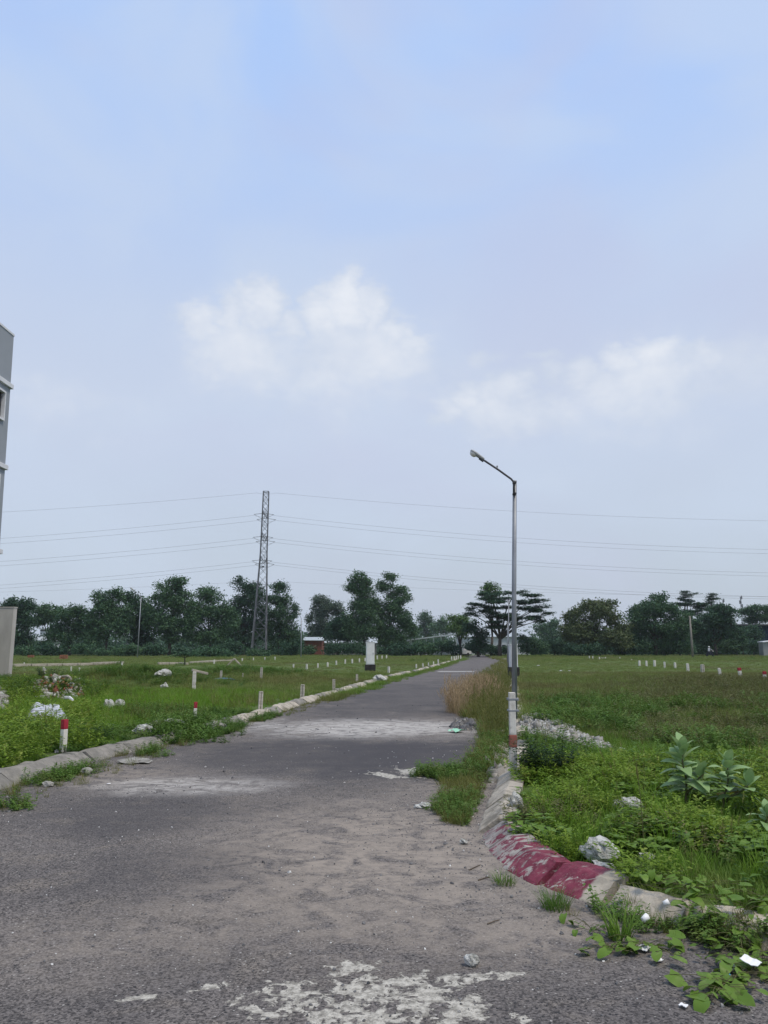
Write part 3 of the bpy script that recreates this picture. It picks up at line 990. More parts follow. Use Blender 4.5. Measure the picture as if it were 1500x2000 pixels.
TR = 'trees along the far edge of the field'
TREES = [
    # left group
    ('tree', 'dark tree rising behind the grey block wall at the left edge', [(5, 1195, 22, 24), (22, 1182, 14, 14), (10, 1240, 30, 34)], 150, 12, 'leaf_deep'),
    ('tree', 'rounded dark tree just right of the grey block wall, left of the white tower house', [(48, 1182, 22, 16), (35, 1200, 20, 18), (52, 1215, 22, 26), (42, 1250, 24, 26)], 152, 56, 'leaf_deep'),
    ('tree', 'lower dull green tree over the white tower house', [(88, 1195, 26, 18), (80, 1210, 22, 15), (105, 1200, 22, 20), (88, 1260, 18, 10)], 158, 92, 'leaf_green'),
    ('tree', 'low flat topped tree between the white tower house and the tall broad tree', [(128, 1200, 24, 18), (148, 1192, 18, 15), (135, 1230, 28, 28), (162, 1215, 22, 34), (115, 1235, 24, 26)], 150, 135, 'leaf_green'),
    ('tree', 'tall broad tree immediately left of the far left street lamp', [(222, 1160, 20, 17), (196, 1168, 20, 19), (212, 1190, 36, 24), (188, 1215, 26, 30), (225, 1230, 34, 36), (180, 1245, 26, 26), (240, 1205, 22, 30)], 148, 205, 'leaf_green'),
    ('tree', 'slightly shorter tree standing directly behind the far left street lamp', [(256, 1170, 18, 18), (268, 1190, 24, 22), (260, 1225, 30, 34), (288, 1212, 22, 36), (278, 1248, 26, 26)], 151, 262, 'leaf_deep'),
    ('tree', 'tallest dark tree of the left wood, pointed crown right of the far left street lamp', [(348, 1134, 17, 14), (335, 1150, 26, 19), (322, 1172, 32, 22), (352, 1180, 28, 30), (318, 1215, 38, 34), (345, 1235, 30, 32), (372, 1205, 18, 34), (300, 1200, 20, 30)], 147, 330, 'leaf_green'),
    ('tree', 'broad dome shaped tree midway between the tallest left tree and the pylon', [(412, 1163, 28, 20), (402, 1190, 32, 26), (430, 1195, 24, 28), (405, 1232, 38, 34), (380, 1215, 22, 34), (448, 1215, 20, 34)], 150, 410, 'leaf_green'),
    ('tree', 'dark tree with its crown touching the left side of the pylon', [(478, 1146, 26, 20), (490, 1165, 22, 24), (465, 1190, 26, 30), (480, 1230, 34, 36), (505, 1200, 24, 36), (450, 1235, 24, 34)], 165, 475, 'leaf_deep'),
    ('tree', 'open crowned tree with gaps of sky just right of the pylon', [(546, 1152, 18, 15), (534, 1172, 20, 16), (558, 1178, 18, 18), (574, 1196, 12, 18), (545, 1205, 30, 26), (548, 1240, 34, 32), (520, 1225, 24, 36)], 166, 545, 'leaf_green'),
    # centre group
    ('tree', 'pale greyish green tree left of the tall pair behind the white cabinet', [(636, 1178, 24, 15), (622, 1195, 22, 18), (655, 1192, 20, 18), (606, 1208, 10, 11), (642, 1222, 36, 26), (618, 1235, 20, 22)], 195, 640, 'leaf_grey'),
    ('bush', 'dark round bush in front of the pale grey green tree', [(660, 1222, 24, 22), (646, 1240, 20, 16), (676, 1240, 20, 16)], 160, 660, 'leaf_deep'),
    ('tree', 'left and taller tree of the tall pair behind the white cabinet', [(703, 1130, 25, 15), (690, 1149, 22, 11), (716, 1155, 20, 20), (702, 1178, 26, 20), (715, 1208, 30, 28), (705, 1238, 34, 26), (688, 1215, 22, 26), (733, 1185, 18, 26)], 158, 712, 'leaf_green'),
    ('tree', 'right tree of the tall pair, crown notched, behind the white cabinet', [(764, 1129, 17, 9), (756, 1146, 20, 14), (778, 1158, 20, 16), (790, 1170, 12, 12), (762, 1180, 28, 22), (778, 1210, 28, 26), (752, 1232, 28, 30), (770, 1252, 36, 26), (745, 1195, 18, 34), (795, 1225, 18, 22)], 159, 762, 'leaf_green'),
    ('tree', 'hazy small tree far beyond the long white roofed shed, left one', [(826, 1210, 13, 13), (840, 1214, 12, 15), (832, 1232, 20, 16)], 330, 832, 'leaf_green'),
    ('tree', 'hazy small tree far beyond the long white roofed shed, right one', [(866, 1214, 13, 12), (856, 1226, 16, 14), (874, 1228, 14, 12)], 320, 866, 'leaf_green'),
    ('tree', 'fresh green round tree over the right end of the long white roofed shed', [(893, 1213, 22, 13), (908, 1222, 18, 14), (884, 1224, 18, 10), (902, 1236, 16, 12)], 150, 900, 'leaf_fresh'),
    ('tree', 'dark tree between the fresh green round tree and the spreading umbrella tree', [(925, 1226, 17, 15), (940, 1240, 18, 16), (932, 1258, 18, 12)], 146, 934, 'leaf_deep'),
    # right group
    ('tree', 'hazy round tree far off to the right of the spreading umbrella tree', [(1062, 1224, 22, 15), (1084, 1222, 16, 13), (1072, 1242, 26, 16)], 290, 1070, 'leaf_green'),
    ('tree', 'big olive green tree standing first right of the gap beside the street lamp', [(1152, 1180, 20, 14), (1184, 1182, 22, 13), (1130, 1200, 17, 13), (1166, 1202, 34, 20), (1200, 1215, 18, 18), (1122, 1236, 26, 24), (1160, 1238, 42, 32), (1195, 1250, 36, 28), (1216, 1235, 22, 28), (1112, 1222, 18, 26), (1112, 1204, 12, 12)], 140, 1165, 'leaf_olive'),
    ('tree', 'big dark green dome tree in the middle of the right wood', [(1284, 1170, 17, 12), (1272, 1186, 34, 16), (1242, 1192, 14, 8), (1300, 1195, 26, 20), (1262, 1212, 42, 24), (1308, 1222, 32, 26), (1258, 1246, 44, 34), (1315, 1250, 34, 30), (1335, 1225, 20, 30)], 143, 1282, 'leaf_green'),
    ('tree', 'dark dome tree right of the leaning concrete pole', [(1405, 1193, 28, 15), (1420, 1206, 26, 18), (1388, 1208, 28, 18), (1402, 1232, 42, 26), (1370, 1238, 28, 30), (1432, 1238, 22, 24), (1350, 1220, 18, 26)], 150, 1400, 'leaf_deep'),
    ('tree', 'flat spreading green tree at the right edge behind the blue shed', [(1482, 1189, 26, 9), (1462, 1199, 22, 9), (1492, 1204, 24, 13), (1475, 1212, 22, 7)], 185, 1480, 'leaf_green'),
]
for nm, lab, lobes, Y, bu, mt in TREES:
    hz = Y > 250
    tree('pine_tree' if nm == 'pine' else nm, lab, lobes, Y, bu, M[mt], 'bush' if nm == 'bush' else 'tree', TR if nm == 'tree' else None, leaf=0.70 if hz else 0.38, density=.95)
# layered trees
tree('umbrella_tree', 'spreading umbrella tree with layered flat branches behind the street lamp',
     [(958, 1163, 24, 5), (1006, 1157, 22, 4), (1034, 1162, 24, 3.5), (962, 1174, 44, 5.5), (1030, 1176, 36, 5), (1058, 1184, 16, 3), (930, 1186, 22, 7), (975, 1188, 36, 6), (1040, 1190, 34, 6), (1064, 1199, 14, 3.5),
      (924, 1200, 16, 7), (968, 1203, 34, 8), (1020, 1206, 36, 7), (1052, 1212, 16, 5), (990, 1220, 40, 6)],
     142, 976, M['leaf_deep'], group=TR, leaf=0.38, density=.8, flat=True, depth=1.1, trunk_r=.35, ragged=1.2)
tree('tree', 'bright green tuft of a crown poking above the umbrella tree', [(958, 1149, 14, 9), (950, 1158, 12, 7), (966, 1160, 12, 8)], 152, 960, M['leaf_fresh'], group=TR, leaf=.42)
tree('layered_tree', 'layered dark tree with flat tiers, left of the two behind the leaning concrete pole',
     [(1340, 1156, 8, 2), (1347, 1161.5, 20, 2.6), (1337, 1166.5, 13, 2.5), (1346, 1172, 18, 3), (1349, 1181, 28, 4), (1328, 1180, 16, 4), (1360, 1188, 14, 3), (1340, 1196, 30, 6)],
     165, 1344, M['leaf_deep'], group=TR, leaf=.34, density=.75, flat=True, depth=1.0, ragged=1.2)
tree('layered_tree', 'layered dark tree with a narrow tiered top, right of two behind the leaning pole',
     [(1391, 1161, 6, 1.8), (1388, 1165.5, 9, 1.8), (1390, 1171, 17, 2.4), (1391, 1177, 12, 2.5), (1384, 1183, 18, 3), (1380, 1190, 18, 4)],
     160, 1390, M['leaf_deep'], group=TR, leaf=.34, density=.75, flat=True, depth=1.0, ragged=1.2)

# low bushes at the foot of the trees
BUSHES = [
    ('low bush at the foot of the trees beside the grey block wall', [(45, 1272, 20, 10), (60, 1276, 16, 7)], 140, 'leaf_green'),
    ('dark bush below the white tower house', [(92, 1268, 26, 14), (112, 1274, 16, 8)], 142, 'leaf_deep'),
    ('leafy bush under the tall broad tree left of the far left street lamp', [(170, 1268, 26, 12), (190, 1274, 24, 8)], 140, 'leaf_green'),
    ('bush right behind the foot of the far left street lamp', [(232, 1274, 24, 8), (258, 1272, 22, 10)], 139, 'leaf_green'),
    ('dark bush between the far left street lamp and the tallest left tree', [(300, 1268, 30, 14)], 142, 'leaf_deep'),
    ('fresh green bush below the dome shaped tree left of the pylon', [(390, 1276, 26, 8), (412, 1273, 20, 10), (430, 1278, 18, 6)], 125, 'leaf_green'),
    ('dark bush under the trees just left of the pylon', [(452, 1264, 26, 18), (440, 1274, 20, 9)], 145, 'leaf_deep'),
    ('low bush at the foot of the pylon', [(500, 1276, 18, 7), (520, 1278, 14, 6)], 140, 'leaf_green'),
    ('dark bush right of the pylon beside the red brick shed', [(570, 1262, 22, 18), (558, 1274, 18, 9)], 150, 'leaf_deep'),
    ('bush in front of the red brick shed', [(606, 1268, 12, 10), (600, 1276, 14, 6)], 158, 'leaf_green'),
    ('spreading hedge bush between the red brick shed and the white cabinet', [(650, 1270, 24, 11), (680, 1268, 24, 12), (706, 1272, 16, 10)], 150, 'leaf_deep'),
    ('green bush under the notched tree right of the white cabinet', [(775, 1270, 24, 13), (800, 1268, 20, 12)], 146, 'leaf_deep'),
    ('green bush in front of the left end of the long white roofed shed', [(822, 1264, 22, 11), (836, 1270, 20, 9)], 145, 'leaf_green'),
    ('green bush in front of the middle of the long white roofed shed', [(862, 1263, 24, 12), (880, 1270, 20, 9)], 146, 'leaf_deep'),
    ('dark bush behind the parked white car', [(915, 1266, 24, 13), (940, 1272, 18, 8)], 156, 'leaf_deep'),
    ('dark hedge bush under the umbrella tree left of the street lamp', [(966, 1270, 24, 9), (990, 1270, 16, 9)], 150, 'leaf_deep'),
    ('dark broad bush right of the street lamp under the umbrella tree', [(1030, 1258, 26, 18), (1050, 1264, 26, 15)], 146, 'leaf_green'),
    ('dark bush left of the big olive green tree', [(1084, 1258, 26, 16), (1100, 1266, 22, 12)], 150, 'leaf_deep'),
    ('dark shrub under the big olive green tree', [(1150, 1268, 34, 11), (1125, 1270, 20, 10)], 138, 'leaf_deep'),
    ('dark shrub filling the gap between the olive tree and the dark dome tree', [(1215, 1258, 30, 20), (1230, 1268, 24, 12)], 142, 'leaf_deep'),
    ('dark shrub under the dark dome tree left of the leaning concrete pole', [(1300, 1264, 34, 14), (1335, 1262, 20, 16)], 146, 'leaf_deep'),
    ('green bush behind the motorcyclist', [(1400, 1256, 26, 13), (1385, 1264, 22, 10)], 158, 'leaf_green'),
    ('green bush between the motorcyclist and the grey hut', [(1440, 1258, 26, 12), (1425, 1266, 24, 9)], 156, 'leaf_green'),
    ('dark bush against the left side of the grey hut', [(1472, 1264, 14, 11)], 154, 'leaf_deep'),
    ('tall ragged shrub in front of the dark blue shed', [(1452, 1238, 18, 16), (1480, 1240, 16, 14), (1468, 1226, 12, 8)], 168, 'leaf_deep'),
]
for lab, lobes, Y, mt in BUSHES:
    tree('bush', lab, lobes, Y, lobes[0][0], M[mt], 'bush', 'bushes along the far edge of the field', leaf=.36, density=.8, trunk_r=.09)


def far_wood():
    """one mass of trees beyond everything, closing the horizon"""
    lob = []
    for k in range(110):
        a = R(-48 + 96 * k / 109.0)
        d = random.uniform(380, 470)
        h = random.uniform(6, 10) + 3 * float(fbm(k * .23, 3, 3))
        lob.append((d * math.sin(a), d * math.cos(a), h * .5, random.uniform(5, 9), 5, h * .55))
    me = crown_mesh(lob, 1.3, .8)
    o = mesh_obj('distant_wood', me, M['leaf_green'])
    tag(o, 'hazy far wood closing the horizon beyond the field', 'wood', kind='stuff')


far_wood()


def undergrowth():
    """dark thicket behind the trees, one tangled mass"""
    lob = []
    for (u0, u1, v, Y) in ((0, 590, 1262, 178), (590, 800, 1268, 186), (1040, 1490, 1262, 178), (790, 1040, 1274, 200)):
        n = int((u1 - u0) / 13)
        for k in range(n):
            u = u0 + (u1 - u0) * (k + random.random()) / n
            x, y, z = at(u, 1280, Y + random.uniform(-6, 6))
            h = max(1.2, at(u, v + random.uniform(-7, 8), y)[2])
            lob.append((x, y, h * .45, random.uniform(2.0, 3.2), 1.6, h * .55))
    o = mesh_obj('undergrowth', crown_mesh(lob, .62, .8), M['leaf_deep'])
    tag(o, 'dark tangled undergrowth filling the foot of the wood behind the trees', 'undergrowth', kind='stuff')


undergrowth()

# ------------------------------------------------------------------ pylon
PY = 155.0
px0 = at(505, 1280, PY)[0]
pz = float(H(np.array([px0]), np.array([PY]))[0])
zt = at(512, 960, PY)[2]
tw = empty('pylon', (px0, PY, pz), R(4))
tag(tw, 'tall slim steel lattice pylon rising out of the left wood', 'pylon')
HT = zt - pz


def half_w(z):
    k = z / HT
    ks = [0, .52, .62, 1.0]
    return float(np.interp(k, ks, [1.45, .78, .66, .56]))


def lean(z):
    return float(np.interp(z / HT, [0, .5, 1], [0, .42, .62]))


def bar_mesh():
    mb = MB()
    mb.box((0, 0, .5), (1, 1, 1))
    return mb.mesh('brace')


BAR = bar_mesh()
BAR.materials.append(M['lattice'])


def bar(name, a, b, w, parent):
    a = Vector(a)
    b = Vector(b)
    o = bpy.data.objects.new(name, BAR)
    COL.objects.link(o)
    o.parent = parent
    o.location = a
    d = b - a
    o.rotation_euler = d.to_track_quat('Z', 'Y').to_euler()
    o.scale = (w, w, d.length)
    return o


def corner(i, z):
    s = [(-1, -1), (1, -1), (1, 1), (-1, 1)][i]
    return (lean(z) + s[0] * half_w(z), s[1] * half_w(z), z)


for i in range(4):
    mb = MB()
    zs = [-.4, HT * .26, HT * .52, HT * .62, HT * .8, HT]
    mb.tube([corner(i, z) for z in zs], [.13, .12, .10, .09, .085, .08], 5)
    mb.build('leg', M['lattice'], tw)
zlev = [0]
while zlev[-1] < HT - .5:
    zlev.append(min(HT, zlev[-1] + 1.75 * half_w(zlev[-1]) + .25))
for j in range(len(zlev) - 1):
    z0, z1 = zlev[j], zlev[j + 1]
    for i in range(4):
        k = (i + 1) % 4
        bar('brace', corner(i, z0), corner(k, z1), .055, tw)
        bar('brace', corner(k, z0), corner(i, z1), .055, tw)
        if j % 2 == 0:
            bar('cross_bar', corner(i, z0), corner(k, z0), .05, tw)
for i in range(4):
    bar('cross_bar', corner(i, HT), corner((i + 1) % 4, HT), .08, tw)
ARMZ = [at(510, v, PY)[2] - pz for v in (1010, 1054, 1099)]
for za in ARMZ:
    for s in (-1, 1):
        tip = (lean(za), s * 3.1, za + .25)
        mb = MB()
        for sx in (-1, 1):
            mb.tube([(lean(za) + sx * half_w(za), s * half_w(za), za), tip], .05, 4)
            mb.tube([(lean(za) + sx * half_w(za), s * half_w(za), za + 1.7), tip], .05, 4)
            mb.tube([(lean(za) + sx * half_w(za) * .5, s * (half_w(za) + 1.2), za + .1), (lean(za) + sx * half_w(za) * .5, s * (half_w(za) + 1.2), za + .95)], .035, 4)
        mb.build('cross_arm', M['lattice'], tw)
        for sx in (-1, 1):
            mb = MB()
            prof = []
            mb.tube([(tip[0] + sx * .1, tip[1], tip[2]), (tip[0] + sx * 2.0, tip[1], tip[2] - .25)], .03, 5)
            for q in range(8):
                c = (tip[0] + sx * (.5 + .2 * q), tip[1], tip[2] - .04 - .024 * q)
                mb.box(c, (.05, .12, .12))
            mb.build('insulator', M['steel_dark'], tw)
        # jumper loop hanging under the arm tip
        mb = MB()
        mb.tube([(tip[0] - 1.9, tip[1], tip[2] - .24), (tip[0] - .55, tip[1], tip[2] - 1.0), (tip[0], tip[1], tip[2] - 1.9), (tip[0] + .55, tip[1], tip[2] - 1.0), (tip[0] + 1.9, tip[1], tip[2] - .24)], .025, 5)
        mb.build('jumper', M['steel_dark'], tw)
mb = MB()
mb.box((0, 0, 0), (.5, .03, .35))
mb.build('plate', M['lattice'], tw, (lean(ARMZ[2]), -half_w(ARMZ[2]) - .05, ARMZ[2] - .9))


def wire(label, z, dy, sag, r=.021, span=250, name='power_line', x0=None, Y=PY, slack=0.0):
    xs = lean(z - pz) + px0 if x0 is None else x0
    mb = MB()
    for s in (-1, 1):
        pts = []
        for k in range(41):
            t = k / 40 * .62
            dx = 2.0 + t * span
            tt = dx / span
            pts.append((xs + s * dx, Y + dy + slack * s * t, z - .2 - 4 * sag * tt * (1 - tt)))
        mb.tube(pts, r, 5)
    # the bridge past the tower
    mb.tube([(xs - 2, Y + dy, z - .2 - 4 * sag * (2 / span) * (1 - 2 / span)), (xs, Y + dy, z - .75), (xs + 2, Y + dy, z - .2 - 4 * sag * (2 / span) * (1 - 2 / span))], r, 5)
    o = mb.build(name, M['wire'], smooth=True)
    tag(o, label, 'power line', 'power lines strung from the pylon')


wire('topmost power line, a thin wire from the peak of the pylon', zt + .1, 0, 6.2, .02)
for za, nm in zip(ARMZ, ('upper', 'middle', 'lower')):
    wire(f'higher wire of the {nm} pair of power lines on the pylon', za + pz + .25, -3.1, 7.4)
    wire(f'lower wire of the {nm} pair of power lines on the pylon', za + pz + .25, 3.1, 7.4)
wire('lowest power line of all, a faint thin wire below the lower pair', at(516, 1128, PY)[2], 5.5, 3.4, .016)
# ------------------------------------------------------------------ buildings
def gz(x, y):
    return float(H(np.array([float(x)]), np.array([float(y)]))[0])


def grey_building():
    """tall plastered house at the left edge; its side wall runs along the view"""
    yc = 24.0
    xt_, _, ztop = at(27, 657, yc)
    xl_, _, zl_ = at(.5, 1055, yc)
    tilt_ = math.atan2(xt_ - xl_, ztop - zl_)      # the old wall stands a hair out of plumb
    xw = xl_ - math.tan(tilt_) * zl_
    root = empty('tall_house', (xw, yc, 0))
    root.rotation_euler = (0, tilt_, 0)
    tag(root, 'tall grey plastered house with white floor bands cut by the left edge', 'house')
    zb1 = at(22.5, 755, yc)[2]
    zb2 = at(7, 913, yc)[2]
    depth, width = 13.0, 9.0
    z0 = gz(xw - 1, yc) - .4
    # wall with real window openings on the side facing the road (+x)
    mb = MB()
    wy0, wy1 = -1.9, -.36
    wz1 = at(4, 768, yc)[2] - 0.1
    wz0 = wz1 - .92
    floors = []
    zz = wz0
    while zz > 1.0:
        floors.append((zz, zz + .92))
        zz -= zb1 - zb2
    ys = [-depth, -8.6, -6.9, wy0, wy1, 0]
    zs = sorted([z0, ztop] + [q for f in floors for q in f])
    for i in range(len(ys) - 1):
        for k in range(len(zs) - 1):
            hole = i in (1, 3) and any(abs(zs[k] - f[0]) < 1e-6 for f in floors)
            if not hole:
                mb.box((-.12, (ys[i] + ys[i + 1]) / 2, (zs[k] + zs[k + 1]) / 2), (.24, ys[i + 1] - ys[i], zs[k + 1] - zs[k]))
    mb.box((-width / 2 - .12, -.12, (z0 + ztop) / 2), (width - .24, .24, ztop - z0))
    mb.box((-width / 2 - .12, -depth + .12, (z0 + ztop) / 2), (width - .24, .24, ztop - z0))
    mb.box((-width + .12, -depth / 2, (z0 + ztop) / 2), (.24, depth - .5, ztop - z0))
    mb.build('wall', M['wall_grey'], root)
    mb = MB()
    mb.box((-width / 2, -depth / 2, ztop - 1.2), (width - .5, depth - .5, .2))
    mb.build('roof', M['hut_grey'], root)
    mb = MB()
    mb.box((-.13, -depth / 2, ztop + .035), (.30, depth + .04, .07))
    mb.box((-width / 2, -.13, ztop + .038), (width, .30, .07))
    mb.build('coping', M['trim_white'], root)
    for zb in (zb1, zb2, zb2 - (zb1 - zb2), zb2 - 2 * (zb1 - zb2)):
        if zb > 1:
            mb = MB()
            mb.box((.03, -depth / 2 + .03, zb), (.09, depth + .08, .15), bevel=.01)
            mb.box((-width / 2, .03, zb), (width, .09, .15), bevel=.01)
            mb.build('floor_band', M['trim_white'], root)
    for (y0, y1) in ((ys[1], ys[2]), (wy0, wy1)):
        for (a, b) in floors:
            w = empty('window', (0, (y0 + y1) / 2, (a + b) / 2))
            w.parent = root
            hw, hh = (y1 - y0) / 2, (b - a) / 2
            mb = MB()
            for s in (-1, 1):
                mb.box((0.0, s * (hw - .02), 0), (.12, .06, 2 * hh + .05))
                mb.box((0.0, 0, s * (hh - .0)), (.123, 2 * hw - .10, .06))
            mb.build('frame', M['trim_white'], w)
            mb = MB()
            for q in range(-3, 4):
                mb.box((-.02, q * hw * 2 / 8, 0), (.025, .025, 2 * hh - .16))
            mb.build('grille', M['steel_dark'], w)
            mb = MB()
            mb.box((-.1, 0, 0), (.02, 2 * hw - .14, 2 * hh - .14))
            mb.build('pane', M['glass'], w)


grey_building()


def block_wall():
    Y = 31.0
    x1, _, zt_ = at(27, 1187, Y)
    x1b, _, zb = at(19, 1324, Y)
    zg = gz(x1, Y)
    root = empty('half_built_wall', (x1b, Y, zg))
    tag(root, 'grey cement rendered wall of an unfinished building on a red brick footing', 'wall')
    mb = MB()
    L = 9.0
    zb -= zg
    zt_ -= zg
    n = 3
    mb.box((-L / 2 + (x1 - x1b), .15, (zb + zt_) / 2), (L, .3, zt_ - zb), bevel=.012)
    mb.build('rendered_wall', M['render_grey'], root)
    mb = MB()
    mb.box((-L / 2 + (x1 - x1b), .15, zt_ + .02), (L + .03, .33, .04))
    mb.build('coping', M['render_grey'], root)
    # brick footing
    me = None
    zrow = zb - .085
    row = 0
    while zrow > -.25:
        for k in range(14):
            xx = -.11 - k * .235 + (row % 2) * .117 + (x1 - x1b) - .03
            if me is None:
                mb = MB()
                mb.box((0, 0, 0), (.22, .11, .075), bevel=.006)
                me = mb.mesh('brick')
                me.materials.append(M['brick'])
            o = mesh_obj('brick', me, None, root, (xx, .05 + random.uniform(-.012, .012), zrow))
            o.rotation_euler = (0, 0, random.uniform(-.04, .04))
        zrow -= .088
        row += 1
    mb = MB()
    mb.box((-L / 2 + (x1 - x1b) - .05, .2, zb / 2 - .2), (L - .1, .22, zb + .4))
    mb.build('footing_core', M['far_brick'], root)


block_wall()


def gable_shed(name, label, u0, u1, v_eave, v_ridge, Y, wall, roof, depth=6.0, slope=None, door=None, cat='shed', rz=0.0, windows=()):
    a = at(u0, v_eave, Y)
    b = at(u1, v_eave, Y)
    zr = at(u0, v_ridge, Y)[2]
    ze = a[2]
    cx = (a[0] + b[0]) / 2
    g0 = gz(cx, Y)
    Wd = b[0] - a[0]
    root = empty(name, (cx, Y, g0))
    tag(root, label, cat)
    ze -= g0
    zr -= g0
    mb = MB()
    mb.box((0, depth / 2, ze / 2 - .1), (Wd - .3, depth, ze + .1))
    mb.build('wall', M[wall], root)
    mb = MB()
    # sloped sheet towards the viewer
    poly = [(-.45, ze - .05), (depth * .5, zr), (depth + .45, ze - .05), (depth + .45, ze + .08), (depth * .5, zr + .13), (-.45, ze + .08)]
    va = [mb.b.verts.new((-Wd / 2 - .2, y, z)) for y, z in poly]
    vb = [mb.b.verts.new((Wd / 2 + .2, y, z)) for y, z in poly]
    mb.b.faces.new(va)
    mb.b.faces.new(vb[::-1])
    for i in range(6):
        mb.b.faces.new((va[i], vb[i], vb[(i + 1) % 6], va[(i + 1) % 6]))
    n = int(Wd / .9)
    for k in range(n + 1):
        x = -Wd / 2 + Wd * k / n
        mb.tube([(x, -.46, ze + .09), (x, depth * .5, zr + .14)], .035, 4)
    mb.build('roof', M[roof], root)
    if door:
        mb = MB()
        mb.box((door * Wd, -.03, 1.05), (1.1, .08, 2.1))
        mb.build('door', M['steel_dark'], root)
    for (k, h) in windows:
        w = empty('window', (k * Wd, 0, h))
        w.parent = root
        mb = MB()
        for s in (-1, 1):
            mb.box((s * .5, -.05, 0), (.12, .14, 1.1))
            mb.box((0, -.052, s * .52), (.9, .14, .12))
        mb.build('frame', M['trim_white'], w)
        mb = MB()
        mb.box((0, -.02, 0), (.95, .06, 1.0))
        mb.build('pane', M['glass'], w)
    return root


gable_shed('brick_shed', 'red brick shed with a pale sheet roof right of the pylon', 593, 630, 1251, 1245, 172, 'far_brick', 'roof_pale', 7)
gable_shed('long_shed', 'low pale roofed shed half hidden behind the tall pair of trees', 632, 736, 1256, 1245, 180, 'shed_wall', 'roof_pale', 8, windows=((-.2, 1.2), (.2, 1.2)))


def long_white_shed():
    Y = 170.0
    a = at(800, 1250.5, Y)
    b = at(893, 1239, Y)
    cx = (a[0] + b[0]) / 2
    g0 = gz(cx, Y)
    root = empty('open_shed', (cx, Y, g0))
    tag(root, 'long white roofed open shed with a slanting roof at the end of the road', 'shed')
    za, zb = a[2] - g0, b[2] - g0
    L = (b[0] - a[0]) / 2
    mb = MB()
    mb.prism([(-L - .4, za - .05), (L + 3, zb + .25), (L + 3, zb + .62), (-L - .4, za + .12)], -1.2, 9)
    mb.build('roof', M['roof_pale'], root)
    for k in range(7):
        x = -L + .3 + k * (2 * L - .6) / 6
        mb = MB()
        h = za + (zb - za) * (x + L) / (2 * L) + .02
        mb.box((x, -.7, h / 2 - .1), (.2, .2, h + .2))
        mb.build('post', M['house_white'], root)
    mb = MB()
    mb.box((L * .45, 3.0, 1.35), (L * 1.1, .2, 2.7))
    mb.build('wall', M['house_white'], root)
    mb = MB()
    mb.box((-L * .55, 6.0, 1.25), (L * .9, .2, 2.5))
    mb.build('back_wall', M['shed_wall'], root)


long_white_shed()
gable_shed('white_house', 'white house with a small window behind the umbrella tree', 898, 1036, 1244, 1234, 190, 'house_white', 'roof_pale', 9, cat='house', windows=((-.15, 1.9), (.12, 1.9), (.3, 1.9)), door=.02)


def tower_house():
    Y = 172.0
    a = at(77, 1255, Y)
    b = at(104, 1255, Y)
    cx = (a[0] + b[0]) / 2
    g0 = gz(cx, Y)
    root = empty('tower_house', (cx, Y, g0))
    tag(root, 'white two tier house glimpsed between dark trees near the left edge', 'house')
    Wd = b[0] - a[0]
    z1 = at(77, 1243.5, Y)[2] - g0
    z2 = at(77, 1229, Y)[2] - g0
    mb = MB()
    mb.box((0, 2, z2 / 2), (Wd, 4, z2))
    mb.build('wall', M['house_white'], root)
    mb = MB()
    mb.box((0, 1.9, z2 + .1), (Wd + .5, 4.6, .22))
    mb.build('roof', M['roof_pale'], root)
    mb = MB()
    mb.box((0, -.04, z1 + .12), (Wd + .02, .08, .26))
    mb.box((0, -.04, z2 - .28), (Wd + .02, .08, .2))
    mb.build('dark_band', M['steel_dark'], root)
    mb = MB()
    va = [(-.02, z1 - .05), (-1.5, z1 - .9), (-1.5, z1 - .75), (-.02, z1 + .08)]
    A = [mb.b.verts.new((-Wd / 2 - .8, y, z)) for y, z in va]
    B = [mb.b.verts.new((Wd / 2 + .1, y, z)) for y, z in va]
    mb.b.faces.new(A)
    mb.b.faces.new(B[::-1])
    for i in range(4):
        mb.b.faces.new((A[i], B[i], B[(i + 1) % 4], A[(i + 1) % 4]))
    mb.build('porch_roof', M['roof_pale'], root)


tower_house()


def blue_shed():
    Y = 182.0
    a = at(1440, 1248, Y)
    b = at(1530, 1248, Y)
    g0 = gz((a[0] + b[0]) / 2, Y)
    root = empty('blue_shed', ((a[0] + b[0]) / 2, Y, g0))
    tag(root, 'dark blue walled shed under the trees at the right edge', 'shed')
    Wd = b[0] - a[0]
    zt_ = at(1440, 1222, Y)[2] - g0
    mb = MB()
    mb.box((0, 4, zt_ / 2), (Wd, 8, zt_))
    mb.build('wall', M['blue_wall'], root)
    mb = MB()
    for k in range(18):
        mb.box((-Wd / 2 + .3 + k * (Wd - .6) / 17, -.03, zt_ / 2), (.06, .06, zt_ - .3))
    mb.build('rib', M['blue_wall'], root)
    mb = MB()
    mb.box((-.6, 3.6, zt_ + .18), (Wd + 3, 9.5, .3))
    mb.build('roof', M['steel_dark'], root)


blue_shed()


def grey_hut():
    Y = 150.0
    a = at(1492, 1283, Y)
    b = at(1540, 1283, Y)
    g0 = gz((a[0] + b[0]) / 2, Y)
    root = empty('grey_hut', ((a[0] + b[0]) / 2, Y, g0))
    tag(root, 'small grey hut with a white roof edge cut by the right edge', 'hut')
    Wd = b[0] - a[0]
    zt_ = at(1487, 1255, Y)[2] - g0
    mb = MB()
    mb.box((0, .9, zt_ / 2 - .2), (Wd, 1.8, zt_ + .4))
    mb.build('wall', M['hut_grey'], root)
    mb = MB()
    mb.prism([(-Wd / 2 - .1, zt_ + .02), (Wd / 2 + .4, zt_ + .5), (Wd / 2 + .4, zt_ + .7), (-Wd / 2 - .1, zt_ + .2)], -.3, 2.0)
    mb.build('roof', M['trim_white'], root)


grey_hut()

